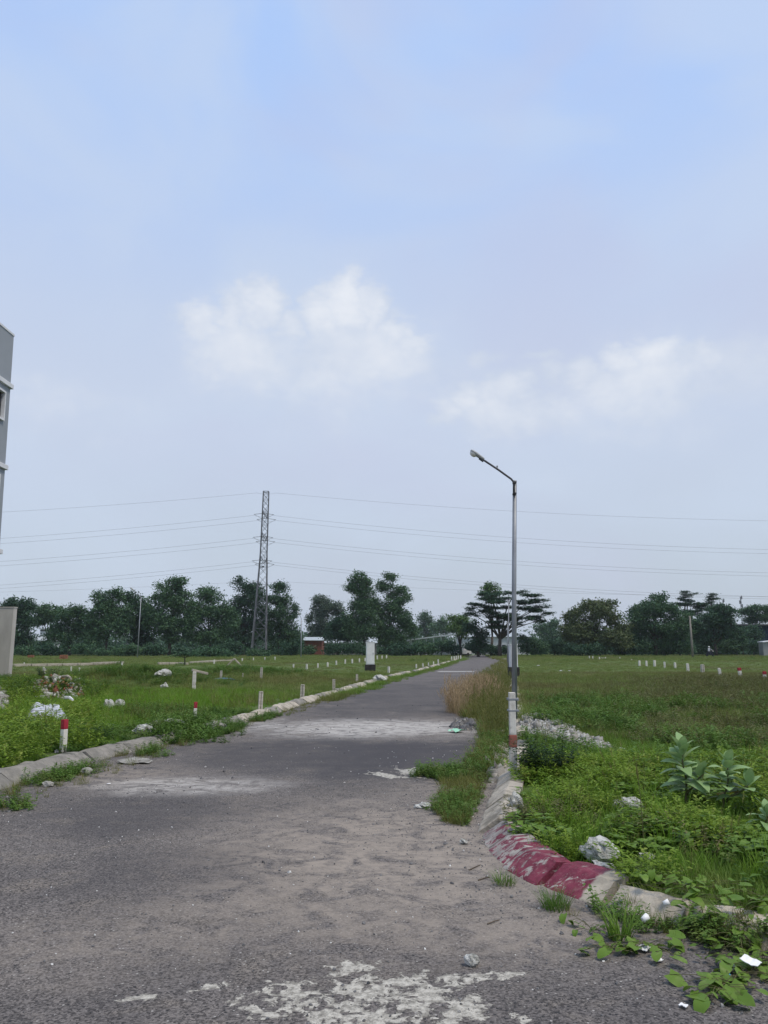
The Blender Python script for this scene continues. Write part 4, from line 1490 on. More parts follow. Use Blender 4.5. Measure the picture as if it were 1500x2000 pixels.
# ------------------------------------------------------------------ street lamps and poles
def near_lamp():
    bx, by = on_ground(1005, 1512, 0.10)
    g0 = gz(bx, by)
    root = empty('street_lamp', (bx, by, g0))
    tag(root, 'tall grey street lamp on a white concrete footing post beside the right kerb', 'street lamp')
    Z = lambda v: at(1005, v, by)[2] - g0
    X = lambda u, v: at(u, v, by)[0] - bx
    # leaning concrete footing post with a faded red band
    zt_, zr0, zr1 = Z(1352), Z(1459), Z(1435)
    xt = X(1001.5, 1352)
    zrng = [(-.35, zr0), (zr0, zr1), (zr1, zt_)]
    for k, (nm, mt, a, b, w) in enumerate((('footing_post', 'stake_white', -.35, zr0, .086), ('red_band', 'faded_red', zr0, zr1, .090), ('footing_post_top', 'stake_white', zr1, zt_, .078))):
        mb = MB()
        fa = 0 if k == 0 else a / zt_
        mb.box((0, 0, 0), (w, w, b - a - .002), bevel=.008)
        o = mb.build(nm, M[mt], root)
        o.location = (xt * ((a + b) / 2) / zt_ - .012, 0, (a + b) / 2)
        o.rotation_euler = (0, math.atan2(xt, zt_), 0)
    # steel pole strapped to the back of the post
    zp0, zp1 = Z(1405), Z(936)
    mb = MB()
    x0, x1 = X(1003.5, 1405), X(1007.5, 936)
    mb.tube([(x0 + .025, .085, zp0), ((x0 + x1) / 2 + .004, .085, (zp0 + zp1) / 2), (x1, .085, zp1)], [.034, .030, .026], 14)
    mb.build('pole', M['galv'], root, smooth=True)
    mb = MB()
    mb.box((x0 + .0, .045, Z(1366)), (.125, .17, .028), bevel=.004)
    mb.box((x0 + .0, .045, Z(1388)), (.125, .17, .022), bevel=.004)
    mb.build('strap', M['galv'], root)
    # bracket arm
    mb = MB()
    P_ = lambda u, v: (X(u, v), .02, Z(v))
    mb.tube([P_(1004.5, 965), P_(1004.2, 948), P_(1003, 940), P_(999, 935), P_(990, 928.5), P_(974, 917), P_(946, 898.5)], .0135, 8)
    mb.build('arm', M['steel_dark'], root, smooth=True)
    mb = MB()
    for v in (941, 963):
        mb.box((X(1006, v), .052, Z(v)), (.04, .085, .022))
    mb.build('clamp', M['steel_dark'], root)
    mb = MB()
    mb.box((X(971.5, 912), .02, Z(912.5)), (.014, .014, .03))
    mb.ball((X(971.5, 909), .02, Z(910)), .014, sub=1)
    mb.build('photo_cell', M['lamp_body'], root)
    # lamp head: tapered housing with a drop lens below
    head = empty('lamp_head', P_(932, 889.5))
    head.parent = root
    ang = math.atan2(Z(879) - Z(899), X(918, 879) - X(946, 899))
    head.rotation_euler = (0, -(ang - math.pi), 0)
    mb = MB()
    rings = [(.105, .018, .012), (.095, .032, .020), (.05, .036, .024), (-.02, .048, .026), (-.085, .046, .022), (-.108, .024, .012)]
    vv = []
    for x, wy, wz in rings:
        vv.append([mb.b.verts.new((x, wy * math.cos(q) * (1 if abs(math.cos(q)) < .9 else 1), .012 + wz * math.sin(q))) for q in [2 * math.pi * k / 12 for k in range(12)]])
    for i in range(len(vv) - 1):
        for k in range(12):
            mb.b.faces.new((vv[i][k], vv[i][(k + 1) % 12], vv[i + 1][(k + 1) % 12], vv[i + 1][k]))
    mb.b.faces.new(vv[0])
    mb.b.faces.new(vv[-1])
    mb.build('housing', M['lamp_body'], head, smooth=True)
    mb = MB()
    mb.ball((-.052, 0, -.006), .05, (1.02, .82, .80), 2)
    mb.build('lens', M['lens'], head, smooth=True)
    mb = MB()
    mb.box((.075, 0, -.006), (.07, .05, .03), bevel=.006)
    mb.build('ballast_box', M['steel_dark'], head)
    return root


near_lamp()


def field_lamp(label, u_b, v_b, u_t, v_t, Y, arm, group=None, r=.075):
    b = at(u_b, v_b, Y)
    t_ = at(u_t, v_t, Y)
    g0 = gz(b[0], Y)
    root = empty('street_lamp', (b[0], Y, g0))
    tag(root, label, 'street lamp', group)
    tp = (t_[0] - b[0], 0, t_[2] - g0)
    mb = MB()
    mb.tube([(0, 0, -.2), (tp[0] * .5, 0, tp[2] * .5), tp], [r * 1.3, r, r * .75], 8)
    mb.build('pole', M['galv'], root, smooth=True)
    if arm:
        pts = []
        for (u, v) in arm:
            q = at(u, v, Y)
            pts.append((q[0] - b[0], 0, q[2] - g0))
        mb = MB()
        mb.tube([(tp[0], 0, tp[2] - .6)] + pts, .035, 6)
        mb.build('arm', M['galv'], root)
        e, e0 = Vector(pts[-1]), Vector(pts[-2])
        d = (e - e0).normalized()
        mb = MB()
        mb.tube([e - d * .3, e + d * .1, e + d * .45, e + d * .62], [.05, .12, .13, .05], 8)
        mb.build('lamp_head', M['lamp_body'], root, smooth=True)
    else:
        mb = MB()
        mb.tube([(tp[0], 0, tp[2] - .25), (tp[0] - .03, 0.02, tp[2] + .08)], r * .9, 6)
        mb.build('pole_cap', M['steel_dark'], root)
    return root


field_lamp('far street lamp with an arm to the left, standing before the left wood', 268, 1287, 275.5, 1166, 118, [(275.5, 1166), (270, 1160), (260, 1152)])
field_lamp('far street lamp right of the pylon with a short arm to the left', 588, 1281, 588.5, 1208, 132, [(588.5, 1208), (586.5, 1204), (584, 1199)], r=.09)
field_lamp('slim bare lamp pole beyond the near street lamp, nearer and taller of two', 993, 1330, 993.5, 1172, 44, None, 'bare lamp poles along the right kerb', .032)
field_lamp('slim bare lamp pole beyond the near street lamp, farther of two', 991, 1296, 991.3, 1214, 82, None, 'bare lamp poles along the right kerb', .04)


def leaning_pole():
    Y = 126.0
    b = at(1353, 1279, Y)
    t_ = at(1347, 1203, Y)
    g0 = gz(b[0], Y)
    root = empty('utility_pole', (b[0], Y, g0))
    tag(root, 'leaning concrete utility pole in front of the right wood', 'utility pole')
    mb = MB()
    mb.tube([(0, 0, -.5), (t_[0] - b[0], 0, t_[2] - g0)], [.20, .14], 8)
    mb.build('shaft', M['concrete'], root, smooth=True)
    mb = MB()
    mb.box((t_[0] - b[0], -.02, t_[2] - g0 - .4), (.5, .1, .12))
    mb.build('bracket', M['steel_dark'], root)


leaning_pole()


def mast(label, u, v0, v1, Y):
    b = at(u, v0, Y)
    t_ = at(u, v1, Y)
    g0 = gz(b[0], Y)
    root = empty('antenna_mast', (b[0], Y, g0))
    tag(root, label, 'mast', 'thin antenna masts above the right wood')
    h = t_[2] - g0
    mb = MB()
    for a in range(3):
        q = a * 2.094
        mb.tube([(.5 * math.cos(q), .5 * math.sin(q), 0), (.18 * math.cos(q), .18 * math.sin(q), h)], .07, 4)
    for k in range(14):
        z = h * (k + 1) / 15
        r_ = .5 - .32 * z / h
        for a in range(3):
            q, q2 = a * 2.094, (a + 1) * 2.094
            mb.tube([(r_ * math.cos(q), r_ * math.sin(q), z), (r_ * math.cos(q2), r_ * math.sin(q2), z + h / 15)], .04, 4)
    mb.build('lattice', M['lattice'], root)
    mb = MB()
    for k, zz in enumerate((h - .4, h - 2.4, h - 4)):
        mb.box((.5 * (-1) ** k, 0, zz), (.35, .25, 1.5))
    mb.build('antenna', M['lattice'], root)


mast('thin antenna mast above the right wood, right and taller of the two', 1449, 1200, 1165, 330)
mast('thin antenna mast above the right wood, left and shorter of the two', 1414, 1200, 1171, 360)


# ------------------------------------------------------------------ cabinets
def cabinet(label, u0, u1, vt, vm, vb, Y):
    a, b = at(u0, vm, Y), at(u1, vm, Y)
    w = b[0] - a[0]
    cx = (a[0] + b[0]) / 2
    g0 = gz(cx, Y)
    root = empty('electrical_cabinet', (cx, Y, g0), R(6))
    tag(root, label, 'cabinet')
    zt_, zm = at(u0, vt, Y)[2] - g0, at(u0, vm, Y)[2] - g0
    mb = MB()
    mb.box((0, .2, (zt_ + zm) / 2), (w, .42, zt_ - zm), bevel=.012)
    mb.build('body', M['white_paint'], root)
    mb = MB()
    mb.box((0, .2, zt_ + .015), (w + .05, .47, .04), bevel=.01)
    mb.build('lid', M['white_paint'], root)
    d = mesh_obj('door', (lambda q: (q.box((0, 0, 0), (w - .08, .018, zt_ - zm - .1), bevel=.005), q.mesh('door'))[1])(MB()), M['white_paint'], root, (0, -.018, (zt_ + zm) / 2))
    mb = MB()
    mb.box((w * .32, -.02, 0), (.025, .03, .12))
    mb.build('handle', M['steel_dark'], d)
    mb = MB()
    mb.box((0, .2, zm / 2 - .15), (w + .14, .5, zm + .3), bevel=.01)
    mb.build('plinth', M['black_base'], root)
    return root


cabinet('white electrical cabinet on a black plinth in the left field', 715.5, 731.5, 1255, 1298, 1312, 52.0)
cabinet('white electrical cabinet on a black plinth behind the near street lamp', 998, 1012, 1260, 1303, 1330, 41.0)

# ------------------------------------------------------------------ marker stakes
ORD = ['first', 'second', 'third', 'fourth', 'fifth', 'sixth', 'seventh', 'eighth', 'ninth', 'tenth', 'eleventh', 'twelfth', 'thirteenth', 'fourteenth', 'fifteenth', 'sixteenth', 'seventeenth']


def stake_proto(kind):
    root = bpy.data.objects.new('marker_stake', None)
    parts = []
    W_, Hh = .10, .62
    if kind == 'red':
        mb = MB()
        mb.box((0, 0, .075), (W_, W_, .75), bevel=.01)
        parts.append(('post', mb.mesh('post'), 'stake_white'))
        mb = MB()
        mb.box((0, 0, .545), (W_ + .004, W_ + .004, .188), bevel=.012)
        parts.append(('red_cap', mb.mesh('red_cap'), 'red_paint'))
    elif kind == 'white':
        mb = MB()
        mb.box((0, 0, .13), (W_, W_, .86), bevel=.01)
        parts.append(('post', mb.mesh('post'), 'stake_white'))
        mb = MB()
        mb.box((0, 0, .575), (W_ * .82, W_ * .82, .04), bevel=.008)
        parts.append(('cap', mb.mesh('cap'), 'stake_white'))
    else:      # grooved bare concrete post
        mb = MB()
        o = W_ / 2
        gq = .016
        sec = [(-o, -o), (-gq, -o), (0, -o + .028), (gq, -o), (o, -o), (o, o), (-o, o)]
        a = [mb.b.verts.new((x, y, -.3)) for x, y in sec]
        b = [mb.b.verts.new((x * .94, y * .94, .54)) for x, y in sec]
        mb.b.faces.new(a)
        mb.b.faces.new(b[::-1])
        for i in range(7):
            mb.b.faces.new((a[i], a[(i + 1) % 7], b[(i + 1) % 7], b[i]))
        parts.append(('post', mb.mesh('post'), 'stake_grey'))
        mb = MB()
        mb.box((.0, .0, .555), (W_ * .9, W_ * .9, .03), bevel=.008)
        parts.append(('cap', mb.mesh('cap'), 'stake_grey'))
    return parts


SPARTS = {k: stake_proto(k) for k in ('red', 'white', 'bare')}


def stake(kind, label, u, v_b, v_t, group, Y=None, w=None, tilt=None, lift=0.1):
    """stake standing where its foot is sighted"""
    if Y is None:
        x, y = on_ground(u, v_b, lift)
        for _ in range(3):
            x, y = on_ground(u, v_b, min(gz(x, y), 1.2))
    else:
        x, y = at(u, v_b, Y)[0], Y
    g0 = gz(x, y)
    hgt = max(.25, at(u, v_t, y)[2] - g0)
    root = empty('marker_stake', (x, y, g0), random.uniform(-.5, .5))
    tag(root, label, 'marker stake', group)
    s = hgt / (.64 if kind == 'red' else .59)
    root.scale = (s * (w or 1), s * (w or 1), s)
    tl = tilt if tilt is not None else random.uniform(-.05, .05)
    root.rotation_euler = (random.uniform(-.05, .05), tl, random.uniform(-.5, .5) if kind != 'bare' else random.uniform(-.1, .3))
    if kind == 'red' and y < 14:
        mb = MB()
        for q_ in range(7):
            mb.ball((.11 * math.cos(q_ * .9 - 2.6) * 1.1, .10 * math.sin(q_ * .9 - 2.6) - .02, .03), .055, (1, .8, .6), 1, .5, q_)
        mb.build('footing', M['grey_stone'], root)
    for nm, me, mt in SPARTS[kind]:
        mesh_obj(nm, me, M[mt], root)
    return root


GK = 'marker stakes along the left kerb'
stake('red', 'nearest red topped white stake beside the left kerb', 123, 1470, 1405, GK, tilt=-.03)
stake('red', 'second red topped white stake beside the left kerb, shorter and more chipped', 380, 1412, 1371, GK, tilt=.02)
stake('bare', 'grooved bare concrete stake, nearest of the bare ones along the left kerb', 508, 1388, 1349, GK, tilt=.03, w=1.3)
kerb_row = [(590, 1364, 1336), (652, 1348, 1326), (697, 1339, 1316), (759, 1322, 1302), (813, 1310.5, 1297), (826, 1308, 1295.5), (837, 1305, 1294), (847, 1303, 1292), (856, 1300, 1288), (882, 1292, 1282), (887, 1291, 1281.5), (891, 1290, 1281), (895, 1289, 1280.5), (900, 1288.5, 1280)]
for i, (u, vb, vt) in enumerate(kerb_row):
    stake('bare' if i < 3 else 'white', f'pale stake on the left kerb, {ORD[i]} beyond the grooved bare concrete one', u, vb, vt, GK, w=1.6)
GL = 'white stakes scattered over the left field'
left_rows = [
    ('stake with a fallen slab lying on its top in the left field', [(379, 1336, 1311)]),
    ('grooved pale stake with a blue rag at its foot in the left field', [(431, 1330, 1309)]),
]
stake('white', left_rows[0][0], 379, 1336, 1311, GL, tilt=.0)
stake('bare', left_rows[1][0], 431, 1329, 1309, GL, tilt=.03, w=1.2)
stake('bare', 'short pale stake between the blue rag stake and the pylon foot line', 474, 1325, 1314, GL)
stake('bare', 'pale stake below the pylon, right of the short one', 510, 1317, 1302.5, GL)
row = [(573, 1304, 1297), (599, 1307, 1297), (621, 1304.5, 1295.5), (640, 1302.5, 1293.5), (657, 1299, 1290.5), (674, 1296.5, 1288), (688, 1296, 1287), (702, 1294, 1286), (713, 1292.5, 1285), (737, 1289, 1280.5), (746, 1288, 1280.3), (755, 1287, 1279.6)]
for i, (u, vb, vt) in enumerate(row):
    stake('white', f'{ORD[i]} stake from the left in the row running to the white cabinet', u, vb, vt, 'row of white stakes leading to the white cabinet', w=1.8)
row = [(418, 1297.5, 1288.5), (473, 1292.5, 1285.5), (495, 1291, 1284.5), (517, 1290.5, 1283.5), (537, 1289.5, 1282.5)]
for i, (u, vb, vt) in enumerate(row):
    stake('white', f'{ORD[i]} stake from the left in the far row under the pylon', u, vb, vt, 'far row of white stakes under the pylon', w=1.8)
row = [(47, 1299.5, 1293.5), (85, 1313, 1303), (88.5, 1319, 1306), (139, 1310.5, 1302), (154.5, 1315, 1304), (210.5, 1311, 1303), (238, 1301.5, 1294)]
labs = ['tiny white stake just right of the grey block wall', 'left stake of the touching pair right of the grey block wall', 'right and taller stake of the touching pair right of the grey block wall', 'left stake of the two spaced stakes above the rubble heap',
        'right stake of the two spaced stakes above the rubble heap', 'lone white stake above the weedy mound', 'small white stake at the end of the pale field kerb left of the street lamp']
for (u, vb, vt), lab in zip(row, labs):
    stake('white', lab, u, vb, vt, GL, w=1.6)
GR = 'row of white stakes across the right field'
row = [(1495, 1333, 1311, 'red'), (1447, 1325, 1304, 'red'), (1407, 1322.5, 1305, 'white'), (1373, 1316.5, 1297, 'bare'), (1344, 1312, 1296, 'white'), (1319, 1305.5, 1294, 'white'), (1298.5, 1304.5, 1292.5, 'white'), (1279, 1302, 1289.5, 'white'), (1263, 1301, 1290.5, 'white'), (1249, 1300.5, 1290, 'white'), (1234, 1293.5, 1287.5, 'white')]
for i, (u, vb, vt, k) in enumerate(row):
    lab = ('red topped stake cut by the right edge' if i == 0 else 'red topped white stake in the right field, one in from the right edge' if i == 1 else f'white stake in the right field row, {ORD[i - 2]} left of the red topped ones')
    stake(k, lab, u, vb, vt, GR, tilt=-.08 if i in (1, 2) else None, w=1.75)
row = [(1151.5, 1287.5, 1281), (1158, 1288, 1281.5), (1171, 1289, 1283), (1176, 1288, 1284), (1180, 1288, 1284), (1183, 1288, 1283), (1211, 1288, 1283), (1330, 1280, 1276.5)]
for i, (u, vb, vt) in enumerate(row):
    lab = f'{ORD[i]} from the left of the tiny far stakes below the big olive tree' if i < 6 else ('tiny lone stake right of the cluster below the big olive tree' if i == 6 else 'tiny white stake left of the foot of the leaning concrete pole')
    stake('white', lab, u, vb, vt, 'tiny far stakes in the right field', w=1.8)


def slab():
    Y = on_ground(379, 1336, .3)[1]
    for _ in range(3):
        x, Y = on_ground(379, 1336, gz(*on_ground(379, 1336, .3)))
    a = Vector(at(375, 1308.5, Y - .1))
    b = Vector(at(406, 1316, Y + .2))
    mb = MB()
    d = b - a
    mb.box((0, 0, 0), (d.length, .16, .10), bevel=.02)
    o = mb.build('fallen_slab', M['pale_concrete'])
    o.location = (a + b) / 2
    o.rotation_euler = d.to_track_quat('X', 'Z').to_euler()
    tag(o, 'pale concrete slab resting aslant on a stake in the left field', 'slab')
    x, y = on_ground(433, 1331, gz(-9, 38))
    mb = MB()
    mb.ball((0, 0, .05), .45, (1, .8, .22), 2, .5, 4)
    o = mb.build('blue_rag', M['blue_rag'], loc=(x, y - .2, gz(x, y) + .02))
    tag(o, 'crumpled blue rag at the foot of a grooved stake in the left field', 'rag')


slab()


def a_frame():
    """little tent of two leaning slabs"""
    x, y = on_ground(457, 1305, .15)
    root = empty('leaning_slabs', (x, y, gz(x, y)))
    tag(root, 'two short pale slabs propped against each other left of the pylon', 'slabs')
    for s in (-1, 1):
        mb = MB()
        mb.box((s * .28, 0, .28), (.09, .16, .78), Euler((0, -s * .78, 0)), .01)
        mb.build('slab', M['pale_concrete'], root)


a_frame()
# ------------------------------------------------------------------ parked car, motorcyclist
def car():
    x, y, _ = at(899, 1284, 152)
    root = empty('parked_car', (x, y, gz(x, y)), R(200))
    tag(root, 'white car parked at the far end of the road, half hidden by grass', 'car')
    L = [(-2.0, .35), (-2.05, .75), (-1.95, .95), (-1.2, 1.02), (-.55, 1.48), (.75, 1.52), (1.55, 1.05), (2.0, .95), (2.05, .55), (2.0, .35)]
    # loft of the side outline in x,z with tumblehome
    mb = MB()
    ring = []
    for k in range(5):
        yy = (-.84, -.80, 0, .80, .84)[k]
        ring.append(yy)
    left = [mb.b.verts.new((px_, .84 - (.16 if pz_ > 1.1 else 0), pz_)) for px_, pz_ in L]
    right = [mb.b.verts.new((px_, -.84 + (.16 if pz_ > 1.1 else 0), pz_)) for px_, pz_ in L]
    mb.b.faces.new(left)
    mb.b.faces.new(right[::-1])
    n = len(L)
    for i in range(n):
        mb.b.faces.new((left[i], right[i], right[(i + 1) % n], left[(i + 1) % n]))
    bmesh.ops.bevel(mb.b, geom=mb.b.edges[:], offset=.05, segments=2, affect='EDGES')
    mb.build('body', M['car_white'], root, smooth=False)

    def quad(name, pts, mat):
        mb = MB()
        a = [mb.b.verts.new(p) for p in pts]
        f = mb.b.faces.new(a)
        e = bmesh.ops.extrude_face_region(mb.b, geom=[f])
        nrm = (Vector(pts[1]) - Vector(pts[0])).cross(Vector(pts[2]) - Vector(pts[0])).normalized() * .02
        for v in e['geom']:
            if isinstance(v, bmesh.types.BMVert):
                v.co += nrm
        return mb.build(name, mat, root)
    quad('windscreen', [(-1.17, .62, 1.06), (-1.17, -.62, 1.06), (-.60, -.56, 1.46), (-.60, .56, 1.46)], M['glass'])
    quad('rear_window', [(1.5, -.62, 1.10), (1.5, .62, 1.10), (.86, .56, 1.48), (.86, -.56, 1.48)], M['glass'])
    for s in (-1, 1):
        quad('side_window', [(-.95, s * .80, 1.06), (1.25, s * .80, 1.06), (.72, s * .71, 1.42), (-.5, s * .71, 1.42)][::s], M['glass'])
        mb = MB()
        mb.box((-2.03, s * .58, .74), (.08, .34, .16), bevel=.03)
        mb.build('headlight', M['lens'], root)
        mb = MB()
        mb.box((-.85, s * .95, 1.08), (.14, .2, .13), bevel=.03)
        mb.build('mirror', M['car_white'], root)
        for xw in (-1.28, 1.28):
            w = empty('wheel', (xw, s * .76, .31))
            w.parent = root
            mb = MB()
            mb.lathe([(.20, -.10), (.30, -.10), (.315, -.05), (.315, .05), (.30, .10), (.20, .10)], 16)
            o = mb.build('tyre', M['rubber'], w)
            o.rotation_euler = (R(90), 0, 0)
            mb = MB()
            mb.lathe([(.02, -.06), (.20, -.07), (.20, .07), (.02, .06)], 12)
            o = mb.build('rim', M['galv'], w)
            o.rotation_euler = (R(90), 0, 0)
    mb = MB()
    mb.box((-2.04, 0, .48), (.08, 1.5, .2), bevel=.03)
    mb.build('bumper', M['steel_dark'], root)
    mb = MB()
    mb.box((-2.075, 0, .76), (.03, .7, .1), bevel=.01)
    mb.build('grille', M['steel_dark'], root)


car()


def motorcyclist():
    x, y, _ = at(1387, 1282, 132)
    g0 = gz(x, y) + .12
    rz = R(-62)
    b = empty('motorbike', (x, y, g0), rz)
    tag(b, 'dark motorbike ridden along the far edge of the right field', 'motorbike')
    for xw in (-.62, .62):
        w = empty('wheel', (xw, 0, .29))
        w.parent = b
        mb = MB()
        mb.lathe([(.22, -.04), (.28, -.04), (.295, 0), (.28, .04), (.22, .04)], 18)
        mb.build('tyre', M['rubber'], w).rotation_euler = (R(90), 0, 0)
        mb = MB()
        mb.lathe([(.03, -.05), (.05, 0), (.03, .05)], 8)
        for k in range(6):
            a = k * 1.047
            mb.tube([(0, 0, 0), (.225 * math.cos(a), .225 * math.sin(a), 0)], .012, 4)
        mb.build('rim', M['galv'], w).rotation_euler = (R(90), 0, 0)
    mb = MB()
    mb.prism([(-.35, .32), (-.5, .62), (-.75, .70), (-.7, .78), (.05, .74), (.2, .45), (.42, .5), (.56, .92), (.66, .9), (.5, .3), (.2, .26)], -.09, .09)
    mb.build('body', M['bike_paint'], b)
    mb = MB()
    mb.box((-.28, 0, .79), (.62, .24, .1), bevel=.04)
    mb.build('seat', M['rubber'], b)
    mb = MB()
    mb.tube([(.62, 0, .29), (.52, 0, .92)], .03, 6)
    mb.tube([(.50, -.33, 1.0), (.54, 0, .96), (.50, .33, 1.0)], .016, 6)
    mb.build('handlebar', M['steel_dark'], b)
    mb = MB()
    mb.ball((.64, 0, .88), .09, (.7, 1, 1), 2)
    mb.build('headlight', M['lens'], b)
    for s in (-1, 1):
        mb = MB()
        mb.tube([(.5, s * .2, .99), (.45, s * .28, 1.2)], .008, 5)
        mb.box((.44, s * .29, 1.23), (.02, .1, .07), bevel=.01)
        mb.build('mirror', M['steel_dark'], b)
    # rider: one skinned body
    pr = empty('person', (x, y, g0), rz)
    tag(pr, 'person in a white shirt and white helmet riding the dark motorbike', 'person')
    J = {'pelvis': (-.22, 0, .90, .14, .15), 'waist': (-.20, 0, 1.04, .12, .14), 'chest': (-.15, 0, 1.24, .13, .17), 'neck': (-.12, 0, 1.41, .055, .06), 'head': (-.09, 0, 1.54, .09, .085), 'crown': (-.09, 0, 1.62, .07, .07)}
    E_ = [('pelvis', 'waist'), ('waist', 'chest'), ('chest', 'neck'), ('neck', 'head'), ('head', 'crown')]
    for s, n in ((-1, 'r'), (1, 'l')):
        J.update({'sh' + n: (-.14, s * .20, 1.34, .06, .06), 'el' + n: (.08, s * .30, 1.12, .045, .045), 'wr' + n: (.38, s * .29, 1.03, .032, .032), 'ha' + n: (.48, s * .29, 1.02, .036, .036),
                  'hip' + n: (-.18, s * .10, .88, .09, .09), 'kn' + n: (.22, s * .17, .72, .065, .065), 'an' + n: (.08, s * .15, .32, .045, .045), 'to' + n: (.26, s * .16, .27, .04, .035)})
        E_ += [('chest', 'sh' + n), ('sh' + n, 'el' + n), ('el' + n, 'wr' + n), ('wr' + n, 'ha' + n), ('pelvis', 'hip' + n), ('hip' + n, 'kn' + n), ('kn' + n, 'an' + n), ('an' + n, 'to' + n)]
    ks = list(J)
    me = bpy.data.meshes.new('body')
    me.from_pydata([J[k][:3] for k in ks], [(ks.index(a), ks.index(b_)) for a, b_ in E_], [])
    ob = mesh_obj('body', me, M['cloth_white'], pr)
    ob.modifiers.new('skin', 'SKIN')
    for i, k in enumerate(ks):
        sv = me.skin_vertices[0].data[i]
        sv.radius = (J[k][3], J[k][4])
        sv.use_root = (k == 'pelvis')
    sub = ob.modifiers.new('sub', 'SUBSURF')
    sub.levels = sub.render_levels = 1
    dg = bpy.context.evaluated_depsgraph_get()
    dg.update()
    me2 = bpy.data.meshes.new_from_object(ob.evaluated_get(dg))
    ob.modifiers.clear()
    ob.data = me2
    me2.materials.clear()
    for k in ('cloth_white', 'trousers', 'skin'):
        me2.materials.append(M[k])
    for p in me2.polygons:
        c = p.center
        p.material_index = 2 if (c.z > 1.40 or (c.x > .36 and c.z > .9)) else (1 if c.z < .93 else 0)
        p.use_smooth = True
    mb = MB()
    mb.ball((-.10, 0, 1.60), .135, (1.05, .95, .92), 3)
    bm = mb.b
    for v in list(bm.verts):
        if v.co.z < 1.53 and v.co.x > -.02:
            bm.verts.remove(v)
    mb.build('helmet', M['cup'], pr, smooth=True)
    mb = MB()
    mb.box((.05, 0, 1.585), (.10, .2, .015), Euler((0, .2, 0)), .005)
    mb.build('visor', M['cup'], pr)


motorcyclist()

# ------------------------------------------------------------------ stones, rubble, litter
EXCL = []      # keep weeds from burying things that lie open in the photograph


def lump(name, label, cat, u, v, ru, rv, mat, seed, rough=.45, Y=None, group=None, deep=.8, sink=.3, sub=3):
    x, y = on_ground(u, v + rv, 0.1)
    for _ in range(2):
        x, y = on_ground(u, v + rv, gz(x, y))
    k = y / 1500
    g0 = gz(x, y)
    if road_sd([x], [y])[0] < 0.2:
        g0 = .01
    mb = MB()
    rx, rz_ = ru * k, rv * k * 1.1
    mb.ball((0, rx * deep * .5, rz_ * (1 - sink)), 1.0, (rx, rx * deep, rz_), sub, rough, seed)
    o = mb.build(name, mat, None, (x, y, g0))
    tag(o, label, cat, group)
    if y < 26:
        EXCL.append((x, y - .12, max(rx * 1.05, .06) + .10))
    return o


ws = M['white_stone']
lump('concrete_lump', 'big white concrete lump in the weeds behind the maroon kerb', 'concrete lump', 1176, 1664, 32, 20, ws, 3, .28)
lump('concrete_lump', 'smaller whitish slab lying just below the big white lump', 'concrete lump', 1178, 1698, 27, 10, ws, 8, .45)
lump('concrete_lump', 'small white stone to the right of the big white lump', 'stone', 1263, 1675, 14, 7, ws, 12, .5)
lump('concrete_lump', 'broken white rubble lump in the grass in front of the tall leafy plants', 'concrete lump', 1233, 1573, 25, 13, ws, 15, .6)
lump('concrete_lump', 'pale broken lump on the kerb right at the foot of the street lamp', 'concrete lump', 1008, 1568, 13, 15, ws, 19, .45)
lump('stone', 'white stone resting on the cement crust on the road', 'stone', 924, 1909, 13, 9, ws, 22, .3)
lump('stone', 'white rubble cushion nearest on the left kerb', 'stone', 276, 1426, 20, 9, ws, 23, .5)
lump('stone', 'long whitish rubble on the left kerb behind the nearest rubble cushion', 'stone', 325, 1416, 25, 9, ws, 24, .6)
lump('stone', 'dark grey rubble lump right of the second red topped stake', 'stone', 424, 1413, 18, 9, M['grey_stone'], 25, .6)
lump('stone', 'pale sack like stone left of two in the long left grass', 'stone', 212, 1376, 10, 9, ws, 26, .4)
lump('stone', 'pale sack like stone right of two in the long left grass', 'stone', 233, 1375, 8, 9, ws, 27, .4)
lump('stone', 'flat broken concrete piece lying by the weeds on the left road edge', 'stone', 262, 1498, 30, 4, M['grey_stone'], 28, .4, sub=3)
lump('stone', 'small grey stone at the left road edge', 'stone', 167, 1519, 9, 5, M['grey_stone'], 29, .4)
lump('stone', 'pale flat stone at the left road edge nearest the left frame edge', 'stone', 92, 1545, 9, 5, M['grey_stone'], 30, .4)
lump('stone', 'small dark stone on the mound, left of the pale heap', 'stone', 320, 1325, 6, 6, ws, 31, .5)
lump('stone', 'white broken block on the left mound', 'stone', 311, 1334, 13, 7, ws, 32, .6)
lump('stone', 'pale stone at the kerb beside the white cabinet', 'stone', 742, 1322, 12, 6, ws, 33, .5)
lump('stone', 'pale stone on the edge of the road right of the dirt patch', 'stone', 825, 1590, 12, 4, ws, 34, .5)
lump('stone', 'flat beige stone at the road edge left of the maroon kerb', 'stone', 905, 1664, 7, 4, ws, 35, .4)
lump('stone', 'white crumpled scrap lying in the grass of the right field', 'scrap', 1271, 1380, 8, 4, ws, 36, .6)
lump('stone', 'long flat white scrap left of the crumpled scrap in the right field', 'scrap', 1252, 1381, 8, 1.6, ws, 37, .4)
for i, (u, v, s) in enumerate([(1181, 1366, 3), (1194, 1368, 4.5), (1209, 1367, 4), (1237, 1378, 3), (1090, 1369, 3), (1173, 1410, 7), (1235, 1425, 5), (1402, 1400, 5), (1096, 1310, 3), (1113, 1310, 3), (1052, 1300, 3), (1281, 1440, 5), (1092, 1345, 3.5), (1215, 1462, 5)]):
    lump('stone', 'tiny white fleck of litter lying in the grass of the right field', 'scrap', u, v, s, s * .35, M['chip'], 40 + i, .4, group='tiny white flecks in the right field grass', sub=2)
